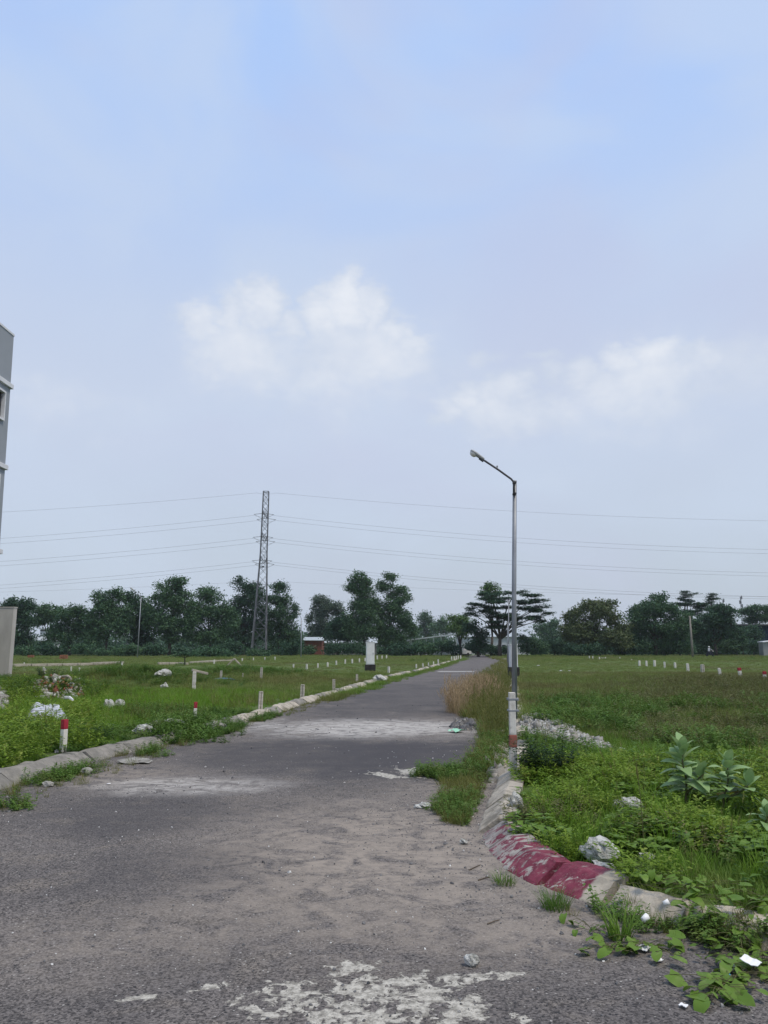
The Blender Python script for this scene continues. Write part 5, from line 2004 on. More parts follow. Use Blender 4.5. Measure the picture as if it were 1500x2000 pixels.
for i in range(14):
    u = 1395 + i * 7.2 + random.uniform(-2, 2)
    lump('stone', 'white stone in the broken line right of the motorcyclist', 'stone', u, 1275.5 + random.uniform(-1, 1.5), random.uniform(1.6, 3.2), random.uniform(1.2, 2.2), ws, 70 + i, .4, group='white stones right of the motorcyclist', sub=2)
for i, (u, v, s) in enumerate([(880, 1305, 5), (800, 1311, 5), (60, 1385, 6), (1000, 1345, 5), (988, 1412, 9), (978, 1440, 10), (984, 1466, 10), (996, 1366, 6), (990, 1392, 8)]):
    if i > 2:
        lump('kerb_rubble', 'broken pale kerb stone in the weeds left of the near street lamp', 'kerb stone', u, v, s * .9, s * .6, M['pale_concrete'], 90 + i, .4, group='broken kerb stones by the near street lamp', sub=2)


def heap(name, label, cat, quad_px, h, mat_idx, n, size, seed, zc=0.1, squash=.6):
    """a spoil heap: many angular fragments piled over a mound, joined because nobody could count them"""
    r2 = np.random.default_rng(seed)
    P_ = np.array([on_ground(u, v, zc) for u, v in quad_px])
    c = P_.mean(0)
    fr = np.array([[-1, -1, -.6], [1, -.8, -.7], [.9, 1, -.5], [-.8, .9, -.6], [-.7, -.6, .6], [.6, -.7, .5], [.5, .6, .8], [-.6, .5, .4]])
    ff = np.array([[0, 1, 2, 3], [4, 7, 6, 5], [0, 4, 5, 1], [1, 5, 6, 2], [2, 6, 7, 3], [3, 7, 4, 0]])
    V, F, mi = [], [], []
    tries = 0
    while len(V) < n and tries < n * 20:
        tries += 1
        a, b = r2.uniform(0, 1, 2)
        p = (P_[0] * (1 - a) + P_[1] * a) * (1 - b) + (P_[3] * (1 - a) + P_[2] * a) * b
        e = 4 * a * (1 - a) * 4 * b * (1 - b)
        if e < r2.uniform(0, .35):
            continue
        z = gz(p[0], p[1]) + h * (e ** .6) * r2.uniform(.6, 1.0)
        s = size * r2.lognormal(0, .45)
        q = Euler(r2.uniform(-3, 3, 3)).to_matrix()
        fv = (fr + r2.normal(0, .22, fr.shape)) * np.array([1, r2.uniform(.5, .9), squash]) * s * .5
        fv = fv @ np.array(q).T + np.array([p[0] - c[0], p[1] - c[1], z])
        F.append(ff + 8 * len(V))
        V.append(fv)
        mi += [int(r2.choice(len(mat_idx)))] * 6
    me = np_mesh(name, np.concatenate(V), np.concatenate(F), False, mi)
    for m_ in mat_idx:
        me.materials.append(M[m_])
    o = mesh_obj(name, me, None, None, (c[0], c[1], 0))
    tag(o, label, cat, kind='stuff')
    return o


heap('gravel_heap', 'low pale heap of crushed stone right of the street lamp', 'gravel heap', [(1004, 1430), (1160, 1468), (1202, 1458), (1024, 1400)], .10, ['white_stone', 'grey_stone', 'white_stone', 'grey_stone'], 5200, .042, 5)
heap('rubble_heap', 'rubble heap of broken brick and stone in the long grass at the left', 'rubble heap', [(50, 1372), (175, 1370), (150, 1342), (72, 1344)], .30, ['brick', 'grey_stone', 'far_brick', 'white_stone', 'grey_stone', 'concrete'], 900, .10, 6)
heap('rubble_heap', 'pale rubble at the left edge below the grey block wall', 'rubble heap', [(-25, 1392), (14, 1388), (14, 1362), (-25, 1360)], .25, ['white_stone', 'grey_stone'], 300, .11, 7)
heap('rubble', 'grey crushed stone spilt along the road side of the left kerb', 'rubble', [(395, 1436), (520, 1404), (500, 1398), (400, 1424)], .05, ['white_stone', 'gravel', 'gravel'], 500, .05, 8, 0.02)
heap('rubble', 'grey stone pile between the weeds on the right of the road', 'rubble', [(885, 1428), (938, 1424), (932, 1405), (880, 1408)], .14, ['grey_stone', 'gravel', 'gravel'], 320, .09, 9, 0.02)
heap('rubble', 'scatter of broken stone at the right road edge beside the dirt', 'rubble', [(790, 1572), (862, 1566), (858, 1552), (800, 1556)], .015, ['white_stone', 'grey_stone', 'gravel'], 60, .03, 10, 0.0)
heap('rubble', 'crumbled kerb pieces between the lamp and the weeds', 'rubble', [(950, 1520), (986, 1508), (988, 1442), (968, 1450)], .08, ['pale_concrete', 'grey_stone', 'concrete'], 130, .12, 12, 0.08)


def tarp():
    P_ = [on_ground(u, v, .35) for u, v in ((44, 1388), (146, 1394), (122, 1370), (60, 1366))]
    c = np.mean(P_, axis=0)
    n = 34
    V = []
    for j in range(n):
        for i in range(n):
            a, b = i / (n - 1), j / (n - 1)
            p = (np.array(P_[0]) * (1 - a) + np.array(P_[1]) * a) * (1 - b) + (np.array(P_[3]) * (1 - a) + np.array(P_[2]) * a) * b
            e = min(1, 4 * a * (1 - a) * 1.6) * min(1, 4 * b * (1 - b) * 1.6)
            rx_, ry_ = p[0] * .83 + p[1] * .56, p[1] * .83 - p[0] * .56
            f1 = float(fbm(rx_ * 2.1 + 3, ry_ * 1.7, 4, 4))
            f2 = abs(float(fbm(rx_ * 3.3 + ry_ * 1.2, ry_ * 3.0 - rx_ * .7, 3, 8)) - .45)
            V.append((p[0] - c[0], p[1] - c[1], gz(p[0], p[1]) + .04 + e * (.06 + .26 * f1) - .14 * f2 + b * .02))
    idx = np.arange(n * n).reshape(n, n)
    F = np.stack([idx[:-1, :-1].ravel(), idx[:-1, 1:].ravel(), idx[1:, 1:].ravel(), idx[1:, :-1].ravel()], 1)
    o = mesh_obj('tarpaulin', np_mesh('tarpaulin', V, F, False), M['tarp'], None, (c[0], c[1], 0))
    md = o.modifiers.new('thick', 'SOLIDIFY')
    md.thickness = .012
    tag(o, 'crumpled white and dark blue plastic tarpaulin on the rubble heap', 'tarpaulin')


tarp()


def stick(name, label, a_px, b_px, r, mat, za=.15, zb=.15, cat='stick'):
    a = on_ground(*a_px, za)
    b = on_ground(*b_px, zb)
    zA, zB = (gz(*a) if za > .05 else 0) + za - .1 + r, (gz(*b) if zb > .05 else 0) + zb - .1 + r
    if za <= .05:
        zA = r + .006
    if zb <= .05:
        zB = r + .006
    A, B = Vector((*a, zA)), Vector((*b, zB))
    mb = MB()
    mid = A.lerp(B, .5) + Vector((.01, .01, r * .6))
    c = A.copy()
    mb.tube([A - c, mid - c, B - c], [r, r * .9, r * .6], 6)
    o = mb.build(name, mat, None, c)
    tag(o, label, cat)


stick('plank', 'pale plank sticking up out of the left rubble heap', (122, 1337), (137, 1331), .05, M['pale_concrete'], .5, .62, 'plank')
stick('plank', 'pale flat plank below the rubble heap near the left edge', (70, 1406), (82, 1400), .03, M['pale_concrete'], .2, .25, 'plank')
stick('plank', 'pale thin board leaning in the grass right of the tarpaulin', (127, 1364), (142, 1369), .04, M['cup'], .4, .42, 'plank')
stick('stick', 'dark twig on the road left of the maroon kerb, upper one', (916, 1702), (938, 1692), .004, M['wood'], 0, 0)
stick('stick', 'dark twig on the road left of the maroon kerb, lower one', (934, 1722), (956, 1716), .004, M['wood'], 0, 0)
stick('stick', 'dark twig lying on the gravelly road below the maroon kerb', (952, 1808), (976, 1800), .0035, M['wood'], 0, 0)
stick('stick', 'dry branch lying beside the foot of the near street lamp', (968, 1373), (1000, 1372), .03, M['wood'], .12, .16)


def litter(name, label, cat, u, v, size, mat, seed, z=.012, shape='scrap', tilt=.2):
    x, y = on_ground(u, v, z)
    r_ = random.Random(seed)
    mb = MB()
    if shape == 'scrap':
        n = 7
        V = []
        for j in range(n):
            for i in range(n):
                a, b = i / (n - 1) - .5, j / (n - 1) - .5
                V.append(mb.b.verts.new((a * size, b * size * .8, size * .35 * abs(float(fbm(a * 3 + seed, b * 3 + seed * 2, 3, seed))) + .002)))
        for j in range(n - 1):
            for i in range(n - 1):
                mb.b.faces.new((V[j * n + i], V[j * n + i + 1], V[j * n + n + i + 1], V[j * n + n + i]))
        g_ = bmesh.ops.extrude_face_region(mb.b, geom=mb.b.faces[:])
        for e in g_['geom']:
            if isinstance(e, bmesh.types.BMVert):
                e.co.z += .003
    else:
        mb.lathe([(.5 * size, 0), (.56 * size, .01 * size), (.72 * size, 1.5 * size), (.68 * size, 1.5 * size), (.48 * size, .06 * size)], 14)
    o = mb.build(name, mat, None, (x, y, z), smooth=(shape == 'cup'))
    o.rotation_euler = (r_.uniform(-tilt, tilt), r_.uniform(-tilt, tilt), r_.uniform(0, 6)) if shape == 'scrap' else (R(65), 0, r_.uniform(0, 6))
    tag(o, label, cat)


litter('paper_scrap', 'white crumpled paper scrap among the heart shaped leaves at the right edge', 'paper', 1466, 1882, .085, M['cup'], 4, .06)
litter('paper_scrap', 'thin white scrap left of the crumpled paper at the right edge', 'paper', 1430, 1893, .05, M['cup'], 5, .02)
litter('wrapper', 'small cyan wrapper on the road edge near the right edge', 'wrapper', 1416, 1908, .05, M['cyan'], 6, .012)
litter('plastic_cup', 'white plastic cup lying in the weeds beside the beige kerb', 'cup', 1255, 1797, .026, M['cup'], 7, .10, 'cup')
litter('plastic_cup', 'white plastic cup tipped against the broken kerb slab', 'cup', 1296, 1765, .022, M['cup'], 8, .17, 'cup')
litter('cardboard_scrap', 'flat pale cardboard scrap on the road below the kerb plants', 'cardboard', 1258, 1856, .07, M['chip'], 9, .008, tilt=.02)
litter('paper_scrap', 'small white scrap on the road below the cardboard scrap', 'paper', 1285, 1878, .045, M['cup'], 10, .008, tilt=.02)
litter('paper_scrap', 'white sliver lying alone on the asphalt at the lower right', 'paper', 1335, 1967, .035, M['cup'], 11, .008, tilt=.02)
litter('plastic_bag', 'pale green plastic bag on the road beside the right weeds', 'bag', 892, 1430, .28, M['green_bag'], 12, .01)
litter('paper_scrap', 'white scrap on the asphalt near the centre left, by the cement dust', 'paper', 212, 1532, .04, M['cup'], 13, .008, tilt=.02)

# brick stack and rusty drum in the far left field
def brick_stack(label, u, v, Y, w, h, cat='brick stack'):
    b = at(u, v, Y)
    root = empty('brick_stack', (b[0], Y, gz(b[0], Y)), R(12))
    tag(root, label, cat)
    nz, nx = 5, 4
    mb = MB()
    mb.box((0, 0, 0), (w / nx - .02, w * .6, h / nz - .02), bevel=.02)
    me = mb.mesh('brick_layer')
    me.materials.append(M['brick'])
    for k in range(nz):
        for i in range(nx):
            mesh_obj('brick_layer', me, None, root, ((i - (nx - 1) / 2) * w / nx + random.uniform(-.03, .03), random.uniform(-.05, .05), h * (k + .5) / nz))


brick_stack('orange brick stack in the far left field below the white tower house', 124, 1291, 105, 1.0, .62)
brick_stack('dark red brick stack at the wood edge beside the grey block wall', 60, 1289, 120, .9, .5)


def sapling():
    x, y = on_ground(360, 1299, .15)
    y = 66.0
    x = at(360, 1298, y)[0]
    root = empty('sapling', (x, y, gz(x, y)))
    tag(root, 'flat topped sapling on the pale kerb in the left field', 'sapling')
    mb = MB()
    mb.tube([(0, 0, -.1), (.03, 0, .5), (0, 0, .95)], [.07, .05, .04], 6)
    for a in range(6):
        q = a * 1.05
        mb.tube([(0, 0, .7), (.9 * math.cos(q), .6 * math.sin(q), .95)], .02, 4)
    mb.build('trunk', M['bark'], root)
    lob = [(0, 0, 1.0, .75, .6, .14), (-.75, .1, .98, .5, .4, .11), (.7, -.1, .97, .5, .4, .11)]
    mesh_obj('crown', crown_mesh(lob, .13, .35, True), M['leaf_green'], root)


sapling()

# ------------------------------------------------------------------ leafy plants with countable leaves
def leaf_blade(name, L, Wd, shape='oval', fold=.25, droop=.3, nseg=8):
    """one leaf with a midrib fold, growing along +x from its stalk"""
    V, F = [], []
    for i in range(nseg + 1):
        t = i / nseg
        if shape == 'oval':
            w = Wd * (math.sin(math.pi * min(1, t ** .8)) ** .75) * .5
        else:         # heart
            w = Wd * .5 * (math.sqrt(max(0, 1 - ((t - .28) / .72) ** 2)) if t > .28 else (.72 + t)) * (1 - .25 * t)
        if i == nseg:
            w = .001
        x = L * t
        z = L * (.12 * math.sin(t * 2.2) - droop * t * t)
        back = (-.14 * L if (shape == 'heart' and i == 0) else 0)
        for s in (-1, -.5, 0, .5, 1):
            V.append((x + back * abs(s), s * w, z + fold * abs(s) * w - .12 * w * (abs(s) == 1)))
    for i in range(nseg):
        for k in range(4):
            F.append((i * 5 + k, i * 5 + k + 1, (i + 1) * 5 + k + 1, (i + 1) * 5 + k))
    me = np_mesh(name, V, np.array(F), True)
    return me


OV = [leaf_blade('leaf', 1, .5, 'oval', .22, d) for d in (.05, .25, .45)]
HE = [leaf_blade('leaf', 1, .92, 'heart', .18, d) for d in (.05, .2, .35)]
YL = leaf_blade('leaf', 1, .5, 'oval', .22, .4)
for m_ in OV:
    m_.materials.append(M['big_leaf'])
for m_ in HE:
    m_.materials.append(M['heart_leaf'])
YL.materials.append(M['yellow_leaf'])


def milkweed(label, u, v_foot, v_top, Y, seed, lean_px=0, n=13, size=.2, branches=1, yellow=False):
    r_ = random.Random(seed)
    b = at(u, v_foot, Y)
    g0 = gz(b[0], Y)
    root = empty('broadleaf_plant', (b[0], Y, g0))
    tag(root, label, 'plant', 'broad leaved plants in the near right grass')
    top = at(u + lean_px, v_top, Y)
    h = top[2] - g0 - size * .55
    tx = top[0] - b[0]
    tips = [((tx, 0, h), 0.0)]
    if branches > 1:
        tips.append(((tx + .14, -.10, h * .62), .25))
    mb = MB()
    allnodes = []
    for (tp, start) in tips:
        pts = [(tx * start + (tp[0] - tx * start) * k / 6 + .012 * math.sin(k * 1.7 + seed), tp[1] * k / 6, h * start + (tp[2] - h * start) * k / 6) for k in range(7)]
        if start == 0:
            pts[0] = (pts[0][0], 0, -.05)
        mb.tube(pts, [.013 - .0011 * k for k in range(7)], 7)
        allnodes.append(pts)
    mb.build('stem', M['stem'], root, smooth=True)
    for j, pts in enumerate(allnodes):
        m = n if j == 0 else n // 2
        for k in range(m):
            t = .30 + .70 * (k / (m - 1))
            f = t * 6
            i = min(int(f), 5)
            p = Vector(pts[i]).lerp(Vector(pts[i + 1]), f - i)
            for s in range(2 if k % 2 == 0 or t > .8 else 1):
                az = k * 1.57 + s * math.pi + r_.uniform(-.35, .35)
                pitch = .15 + 1.0 * max(0, t - .72) / .28 + r_.uniform(-.15, .15)
                me = YL if (yellow and k == 1 and s == 0) else r_.choice(OV)
                o = mesh_obj('leaf', me, None, root, p)
                sc_ = size * (1.0 - .25 * max(0, t - .8) / .2) * r_.uniform(.8, 1.12) * (0.75 if t < .4 else 1)
                o.scale = (sc_, sc_, sc_)
                o.rotation_euler = Euler((r_.uniform(-.3, .3), -pitch, az), 'XYZ')
                if me is YL:
                    o['label'] = 'yellowed leaf'


milkweed('tall broad leaved plant, left of the pair in the near right grass', 1345, 1600, 1436, 7.6, 3, -14, 14, .25, 2)
milkweed('broad leaved plant with a yellowed leaf, right of the pair in the near right grass', 1412, 1600, 1462, 7.4, 8, 10, 12, .225, 2, True)
milkweed('broad leaved plant cut by the right edge, lower than the pair', 1494, 1655, 1562, 6.6, 12, 2, 10, .19)


def vine(label, path_px, n, size, seed, z=.05, spread=.16, cat='vine'):
    r_ = random.Random(seed)
    pts = []
    for u, v in path_px:
        x, y = on_ground(u, v, .1)
        s_ = road_sd([x], [y])[0]
        zz = .02 if s_ < 0.02 else (.02 + .13 * min(1, s_ / .2) if s_ < .35 else gz(x, y) + .04)
        pts.append(Vector((x, y, zz)))
    c = pts[0].copy()
    c.z = 0
    root = empty('vine', c)
    tag(root, label, cat)
    mb = MB()
    mb.tube([p - c + Vector((0, 0, .012)) for p in pts], .0024, 5)
    for k in range(n):
        t = k / max(1, n - 1) * (len(pts) - 1)
        i = min(int(t), len(pts) - 2)
        p = pts[i].lerp(pts[i + 1], t - i) - c
        off = Vector((r_.gauss(0, spread), r_.gauss(0, spread * .6), 0))
        lift = r_.uniform(.008, .035) + z * .6
        # follow the road, the kerb face or the bank under the leaf
        w = p + off + c
        s_ = road_sd([w.x], [w.y])[0]
        base = .006 if s_ < .0 else (min(.15, .02 + s_ * .7) if s_ < .36 else gz(w.x, w.y) + .03)
        q = Vector((p.x + off.x, p.y + off.y, base + lift))
        o = mesh_obj('leaf', r_.choice(HE), None, root, q)
        s = size * r_.choice((.40, .55, .70, .85, .95, 1.05))
        o.scale = (s, s, s)
        yaw = r_.uniform(-3.1, 3.1)
        o.rotation_euler = Euler((r_.uniform(-.4, .4), r_.uniform(0, .55), yaw), 'XYZ')
        mid = p.lerp(q, .55) + Vector((0, 0, .02))
        mb.tube([p + Vector((0, 0, .012)), mid, q], .0013, 4)
    mb.build('stem', M['stem'], root, smooth=True)


vine('vine with heart shaped leaves trailing over the broken beige kerb slab', [(1240, 1700), (1285, 1725), (1340, 1755), (1370, 1780), (1385, 1805), (1420, 1830)], 66, .085, 3, .03, .12)
vine('vine with heart shaped leaves running out onto the road in the lower right corner', [(1495, 1850), (1462, 1868), (1432, 1880), (1405, 1895), (1390, 1915)], 56, .088, 5, .02, .10)
vine('low leafy vine at the foot of the beige kerb block', [(1140, 1775), (1165, 1800), (1190, 1822), (1225, 1830), (1270, 1815), (1320, 1840)], 50, .075, 9, .02, .085)
vine('heart leaved vine along the right edge of the frame above the broken slab', [(1500, 1760), (1470, 1775), (1440, 1800), (1450, 1840), (1490, 1860)], 66, .085, 14, .03, .12)
vine('small vine with bright leaves at the grassy edge behind the white lump', [(1240, 1740), (1300, 1755), (1350, 1745), (1410, 1745)], 18, .075, 17, .05, .15)
# ------------------------------------------------------------------ grass, weeds and gravel (uncountable: instanced)
def blade_tuft(name, n, h0, h1, w, spread, mat, lean=.5, curl=.5, seed=0, seg=3):
    r2 = np.random.default_rng(seed)
    V, F = [], []
    for i in range(n):
        a = r2.uniform(0, 2 * np.pi)
        rad = spread * np.sqrt(r2.uniform(0, 1))
        b0 = np.array([rad * np.cos(a), rad * np.sin(a), -.02])
        h = r2.uniform(h0, h1)
        da = a + r2.normal(0, .9)
        d = np.array([np.cos(da), np.sin(da), 0])
        sd_ = np.array([-np.sin(da + r2.normal(0, .6)), np.cos(da), 0])
        ln = lean * r2.uniform(.2, 1.2)
        cu = curl * r2.uniform(.3, 1.3)
        base = len(V)
        for k in range(seg + 1):
            t = k / seg
            p = b0 + d * h * (ln * t * .5 + cu * t * t * .5) + np.array([0, 0, h * (t - .28 * cu * t * t)])
            ww = w * (1 - t ** 1.6) * r2.uniform(.9, 1.1) * .5
            if k < seg:
                V += [p - sd_ * ww, p + sd_ * ww]
            else:
                V += [p]
        for k in range(seg - 1):
            q = base + 2 * k
            F.append((q, q + 1, q + 3, q + 2))
        q = base + 2 * (seg - 1)
        F.append((q, q + 1, q + 2))
    me = bpy.data.meshes.new(name)
    me.from_pydata([tuple(v) for v in V], [], F)
    me.materials.append(mat)
    return me


def weed_tuft(name, n_stem, h0, h1, n_leaf, leaf, mat, spread=.1, seed=0, up=.6, wide=.5, pair=True):
    """little branching weeds: thin stems set with small leaves"""
    r2 = np.random.default_rng(seed)
    V, F = [], []

    def add_leaf(p, d, L):
        d = d / np.linalg.norm(d)
        s = np.cross(d, [0, 0, 1.0])
        s = s / (np.linalg.norm(s) + 1e-6)
        nrm = np.cross(s, d)
        b = len(V)
        V.extend([p, p + d * L * .45 + s * L * wide * .5 + nrm * L * .06, p + d * L - nrm * L * .12, p + d * L * .45 - s * L * wide * .5 + nrm * L * .06])
        F.append((b, b + 1, b + 2))
        F.append((b, b + 2, b + 3))
    for i in range(n_stem):
        a = r2.uniform(0, 2 * np.pi)
        rad = spread * np.sqrt(r2.uniform(0, 1))
        b0 = np.array([rad * np.cos(a), rad * np.sin(a), -.02])
        h = r2.uniform(h0, h1)
        tip = b0 + np.array([np.cos(a) * h * r2.uniform(.1, .7), np.sin(a) * h * r2.uniform(.1, .7), h])
        q = len(V)
        w = np.array([-np.sin(a), np.cos(a), 0]) * .0022
        V.extend([b0 - w, b0 + w, tip])
        F.append((q, q + 1, q + 2))
        for k in range(n_leaf):
            t = .15 + .85 * (k + r2.uniform(0, .8)) / n_leaf
            p = b0 * (1 - t) + tip * t
            az = k * 2.4 + r2.uniform(-.5, .5)
            for s in ((0, np.pi) if pair else (0,)):
                d = np.array([np.cos(az + s), np.sin(az + s), up * r2.uniform(-.4, 1)])
                add_leaf(p, d, leaf * r2.uniform(.6, 1.25))
    me = bpy.data.meshes.new(name)
    me.from_pydata([tuple(v) for v in V], [], F)
    me.materials.append(mat)
    return me


def plume_tuft(name, n, h0, h1, mat, mat2, seed=0, spread=.12, plume=.16):
    """dry stalks with feathery heads"""
    r2 = np.random.default_rng(seed)
    V, F = [], []
    for i in range(n):
        a = r2.uniform(0, 2 * np.pi)
        rad = spread * np.sqrt(r2.uniform(0, 1))
        b0 = np.array([rad * np.cos(a), rad * np.sin(a), -.02])
        h = r2.uniform(h0, h1)
        lean_ = r2.uniform(.05, .35)
        tip = b0 + np.array([np.cos(a) * h * lean_, np.sin(a) * h * lean_, h])
        q = len(V)
        w = np.array([-np.sin(a), np.cos(a), 0]) * .003
        V.extend([b0 - w, b0 + w, tip])
        F.append((q, q + 1, q + 2))
        d0 = (tip - b0) / h
        for k in range(10):
            t = k / 10
            p = tip - d0 * plume * t
            az = r2.uniform(0, 2 * np.pi)
            dd = d0 * .045 + np.array([np.cos(az), np.sin(az), .1]) * .03 * (.4 + t)
            sw = np.array([-np.sin(az), np.cos(az), .3]) * .0045
            q = len(V)
            V.extend([p - sw, p + sw, p + dd])
            F.append((q, q + 1, q + 2))
    me = bpy.data.meshes.new(name)
    me.from_pydata([tuple(v) for v in V], [], F)
    me.materials.append(mat)
    return me


def stone_mesh(name, mat, seed):
    mb = MB()
    mb.ball((0, 0, 0), 1, (1, .8, .6), 1, .5, seed)
    me = mb.mesh(name)
    me.materials.append(mat)
    return me


def collection(name, meshes):
    c = bpy.data.collections.new(name)
    for i, me in enumerate(meshes):
        o = bpy.data.objects.new(f'{name}_{chr(97 + i)}', me)
        c.objects.link(o)
    return c


def scatter(name, col, P_, scl, label, cat, tilt=.12):
    n = len(P_)
    me = bpy.data.meshes.new(name)
    me.vertices.add(n)
    me.vertices.foreach_set('co', np.asarray(P_, np.float32).ravel())
    nm = len(col.objects)
    a = me.attributes.new('pick', 'INT', 'POINT')
    a.data.foreach_set('value', rng.integers(0, nm, n).astype(np.int32))
    a = me.attributes.new('turn', 'FLOAT_VECTOR', 'POINT')
    rot = np.stack([rng.normal(0, tilt, n), rng.normal(0, tilt, n), rng.uniform(0, 6.283, n)], 1).astype(np.float32)
    a.data.foreach_set('vector', rot.ravel())
    a = me.attributes.new('size', 'FLOAT', 'POINT')
    a.data.foreach_set('value', np.asarray(scl, np.float32))
    o = bpy.data.objects.new(name, me)
    COL.objects.link(o)
    tag(o, label, cat, kind='stuff')
    ng = bpy.data.node_groups.new(name, 'GeometryNodeTree')
    ng.interface.new_socket('Geometry', in_out='INPUT', socket_type='NodeSocketGeometry')
    ng.interface.new_socket('Geometry', in_out='OUTPUT', socket_type='NodeSocketGeometry')
    N, Lk = ng.nodes, ng.links
    gi = N.new('NodeGroupInput')
    go = N.new('NodeGroupOutput')
    ci = N.new('GeometryNodeCollectionInfo')
    ci.inputs['Collection'].default_value = col
    ci.inputs['Separate Children'].default_value = True
    ci.inputs['Reset Children'].default_value = True
    ip = N.new('GeometryNodeInstanceOnPoints')
    ip.inputs['Pick Instance'].default_value = True

    def attr(nm_, typ):
        k = N.new('GeometryNodeInputNamedAttribute')
        k.data_type = typ
        k.inputs['Name'].default_value = nm_
        return k.outputs[0]
    e2r = N.new('FunctionNodeEulerToRotation')
    Lk.new(attr('turn', 'FLOAT_VECTOR'), e2r.inputs[0])
    Lk.new(gi.outputs[0], ip.inputs['Points'])
    Lk.new(ci.outputs[0], ip.inputs['Instance'])
    Lk.new(attr('pick', 'INT'), ip.inputs['Instance Index'])
    Lk.new(e2r.outputs[0], ip.inputs['Rotation'])
    Lk.new(attr('size', 'FLOAT'), ip.inputs['Scale'])
    Lk.new(ip.outputs[0], go.inputs[0])
    md = o.modifiers.new('scatter', 'NODES')
    md.node_group = ng
    return o


def seen_area(n, y0, y1, side, margin=1.5, x_max=None):
    """random ground points over the strip of land in view, even per square metre inside each call"""
    y = np.sqrt(rng.uniform(y0 ** 2, y1 ** 2, n))
    if side == 'right':
        xr = .54 * y + margin
        xl = np.where(y < 7, .5, kerb_x(y))
        x = rng.uniform(0, 1, n) * (xr - xl) + xl
    else:
        xl = -.54 * y - margin
        xr = kerb_xl(y)
        x = rng.uniform(0, 1, n) * (xr - xl) + xl
    return x, y


def place(x, y, lo=.36, hi=1e9, extra=0.0):
    s = road_sd(x, y)
    k = (s > lo) & (s < hi)
    for ex, ey, er in EXCL:
        k &= (x - ex) ** 2 + (y - ey) ** 2 > er * er
    x, y, s = x[k], y[k], s[k]
    z = H(x, y, s) + extra
    return np.stack([x, y, z], 1)


c_short = collection('short_grass', [blade_tuft('short_grass', 46, .03, .11, .006, .13, M['grass_short'], .7, .7, i) for i in range(4)])
c_mid = collection('field_grass', [blade_tuft('field_grass', 60, .06, .22, .013, .42, M['grass_field'], .7, .7, 10 + i) for i in range(4)])
c_tall = collection('tall_grass', [blade_tuft('tall_grass', 34, .18, .50, .009, .11, M['grass_tall'], .5, .8, 20 + i, 4) for i in range(4)])
c_olive = collection('olive_grass', [blade_tuft('olive_grass', 36, .10, .38, .007, .12, M['grass_olive'], .6, .8, 30 + i, 4) for i in range(3)])
c_lime = collection('lime_weed', [weed_tuft('lime_weed', 9, .06, .20, 7, .034, M['weed_lime'], .11, 40 + i) for i in range(4)])
c_green = collection('green_weed', [weed_tuft('green_weed', 8, .06, .24, 7, .045, M['weed_green'], .11, 50 + i) for i in range(4)])
c_broad = collection('broad_weed', [weed_tuft('broad_weed', 6, .06, .18, 4, .075, M['heart_leaf'], .12, 55 + i, .3, .8) for i in range(3)])
c_brown = collection('brown_weed', [weed_tuft('brown_weed', 9, .10, .34, 8, .045, M['weed_brown'], .16, 60 + i) for i in range(3)])
c_bushy = collection('bushy_weed', [weed_tuft('bushy_weed', 14, .15, .55, 10, .085, M['weed_green'], .28, 70 + i) for i in range(3)])
c_dry = collection('dry_grass', [plume_tuft('dry_grass', 26, .35, .85, M['grass_dry'], None, 80 + i) for i in range(3)])
c_seed = collection('seed_grass', [plume_tuft('seed_grass', 7, .35, .75, M['grass_olive'], None, 90 + i, .08, .10) for i in range(3)])
c_stone = collection('gravel_stone', [stone_mesh('gravel_stone', M['gravel'], i) for i in range(4)])
c_chip = collection('white_chip', [stone_mesh('white_chip', M['chip'], 10 + i) for i in range(3)])


def noise_keep(x, y, scale, thr, seed, soft=.1):
    f = fbm(x * scale + seed * 3.1, y * scale + seed * 1.7, 3, seed)
    return rng.uniform(0, 1, len(x)) < np.clip((f - thr) / soft + .5, 0, 1)


def multi(parts):
    return np.concatenate(parts)


for u_, v_ in ((123, 1470), (380, 1412)):
    q_ = on_ground(u_, v_, .1)
    EXCL.append((q_[0] + .02, q_[1] - .35, .32))
EXCL.append((*on_ground(100, 1390, .3), .9))
for k_ in range(9):
    q_ = on_ground(1014 + k_ * 21, 1416 + k_ * 5.2, .15)
    EXCL.append((q_[0], q_[1] - .1, .42))
q_ = on_ground(1070, 1536, .1)
EXCL.append((q_[0], q_[1] - .25, .35))
for k_ in range(5):
    EXCL.append((-15.4 - k_ * .9, 29.9, 1.0))
EXCL.append((1.70, 10.05, .34))
# --- right field, far to near
x, y = seen_area(26000, 45, 165, 'right')
P1 = place(x, y, .4)
scatter('far_grass_right', c_mid, P1, rng.uniform(.5, 1.0, len(P1)) * np.clip(P1[:, 1] / 80, .8, 1.3), 'rough field grass covering the right field in the distance', 'grass')
x, y = seen_area(20000, 13, 47, 'right')
P1 = place(x, y, .4)
scatter('field_grass_right', c_mid, P1, rng.uniform(.45, .95, len(P1)), 'short field grass across the middle of the right field', 'grass')
x, y = seen_area(9000, 4.2, 15, 'right')
P1 = place(x, y, .36)
scatter('short_grass_right', c_short, P1, rng.uniform(.8, 1.6, len(P1)), 'short turf near the street lamp on the right', 'grass')
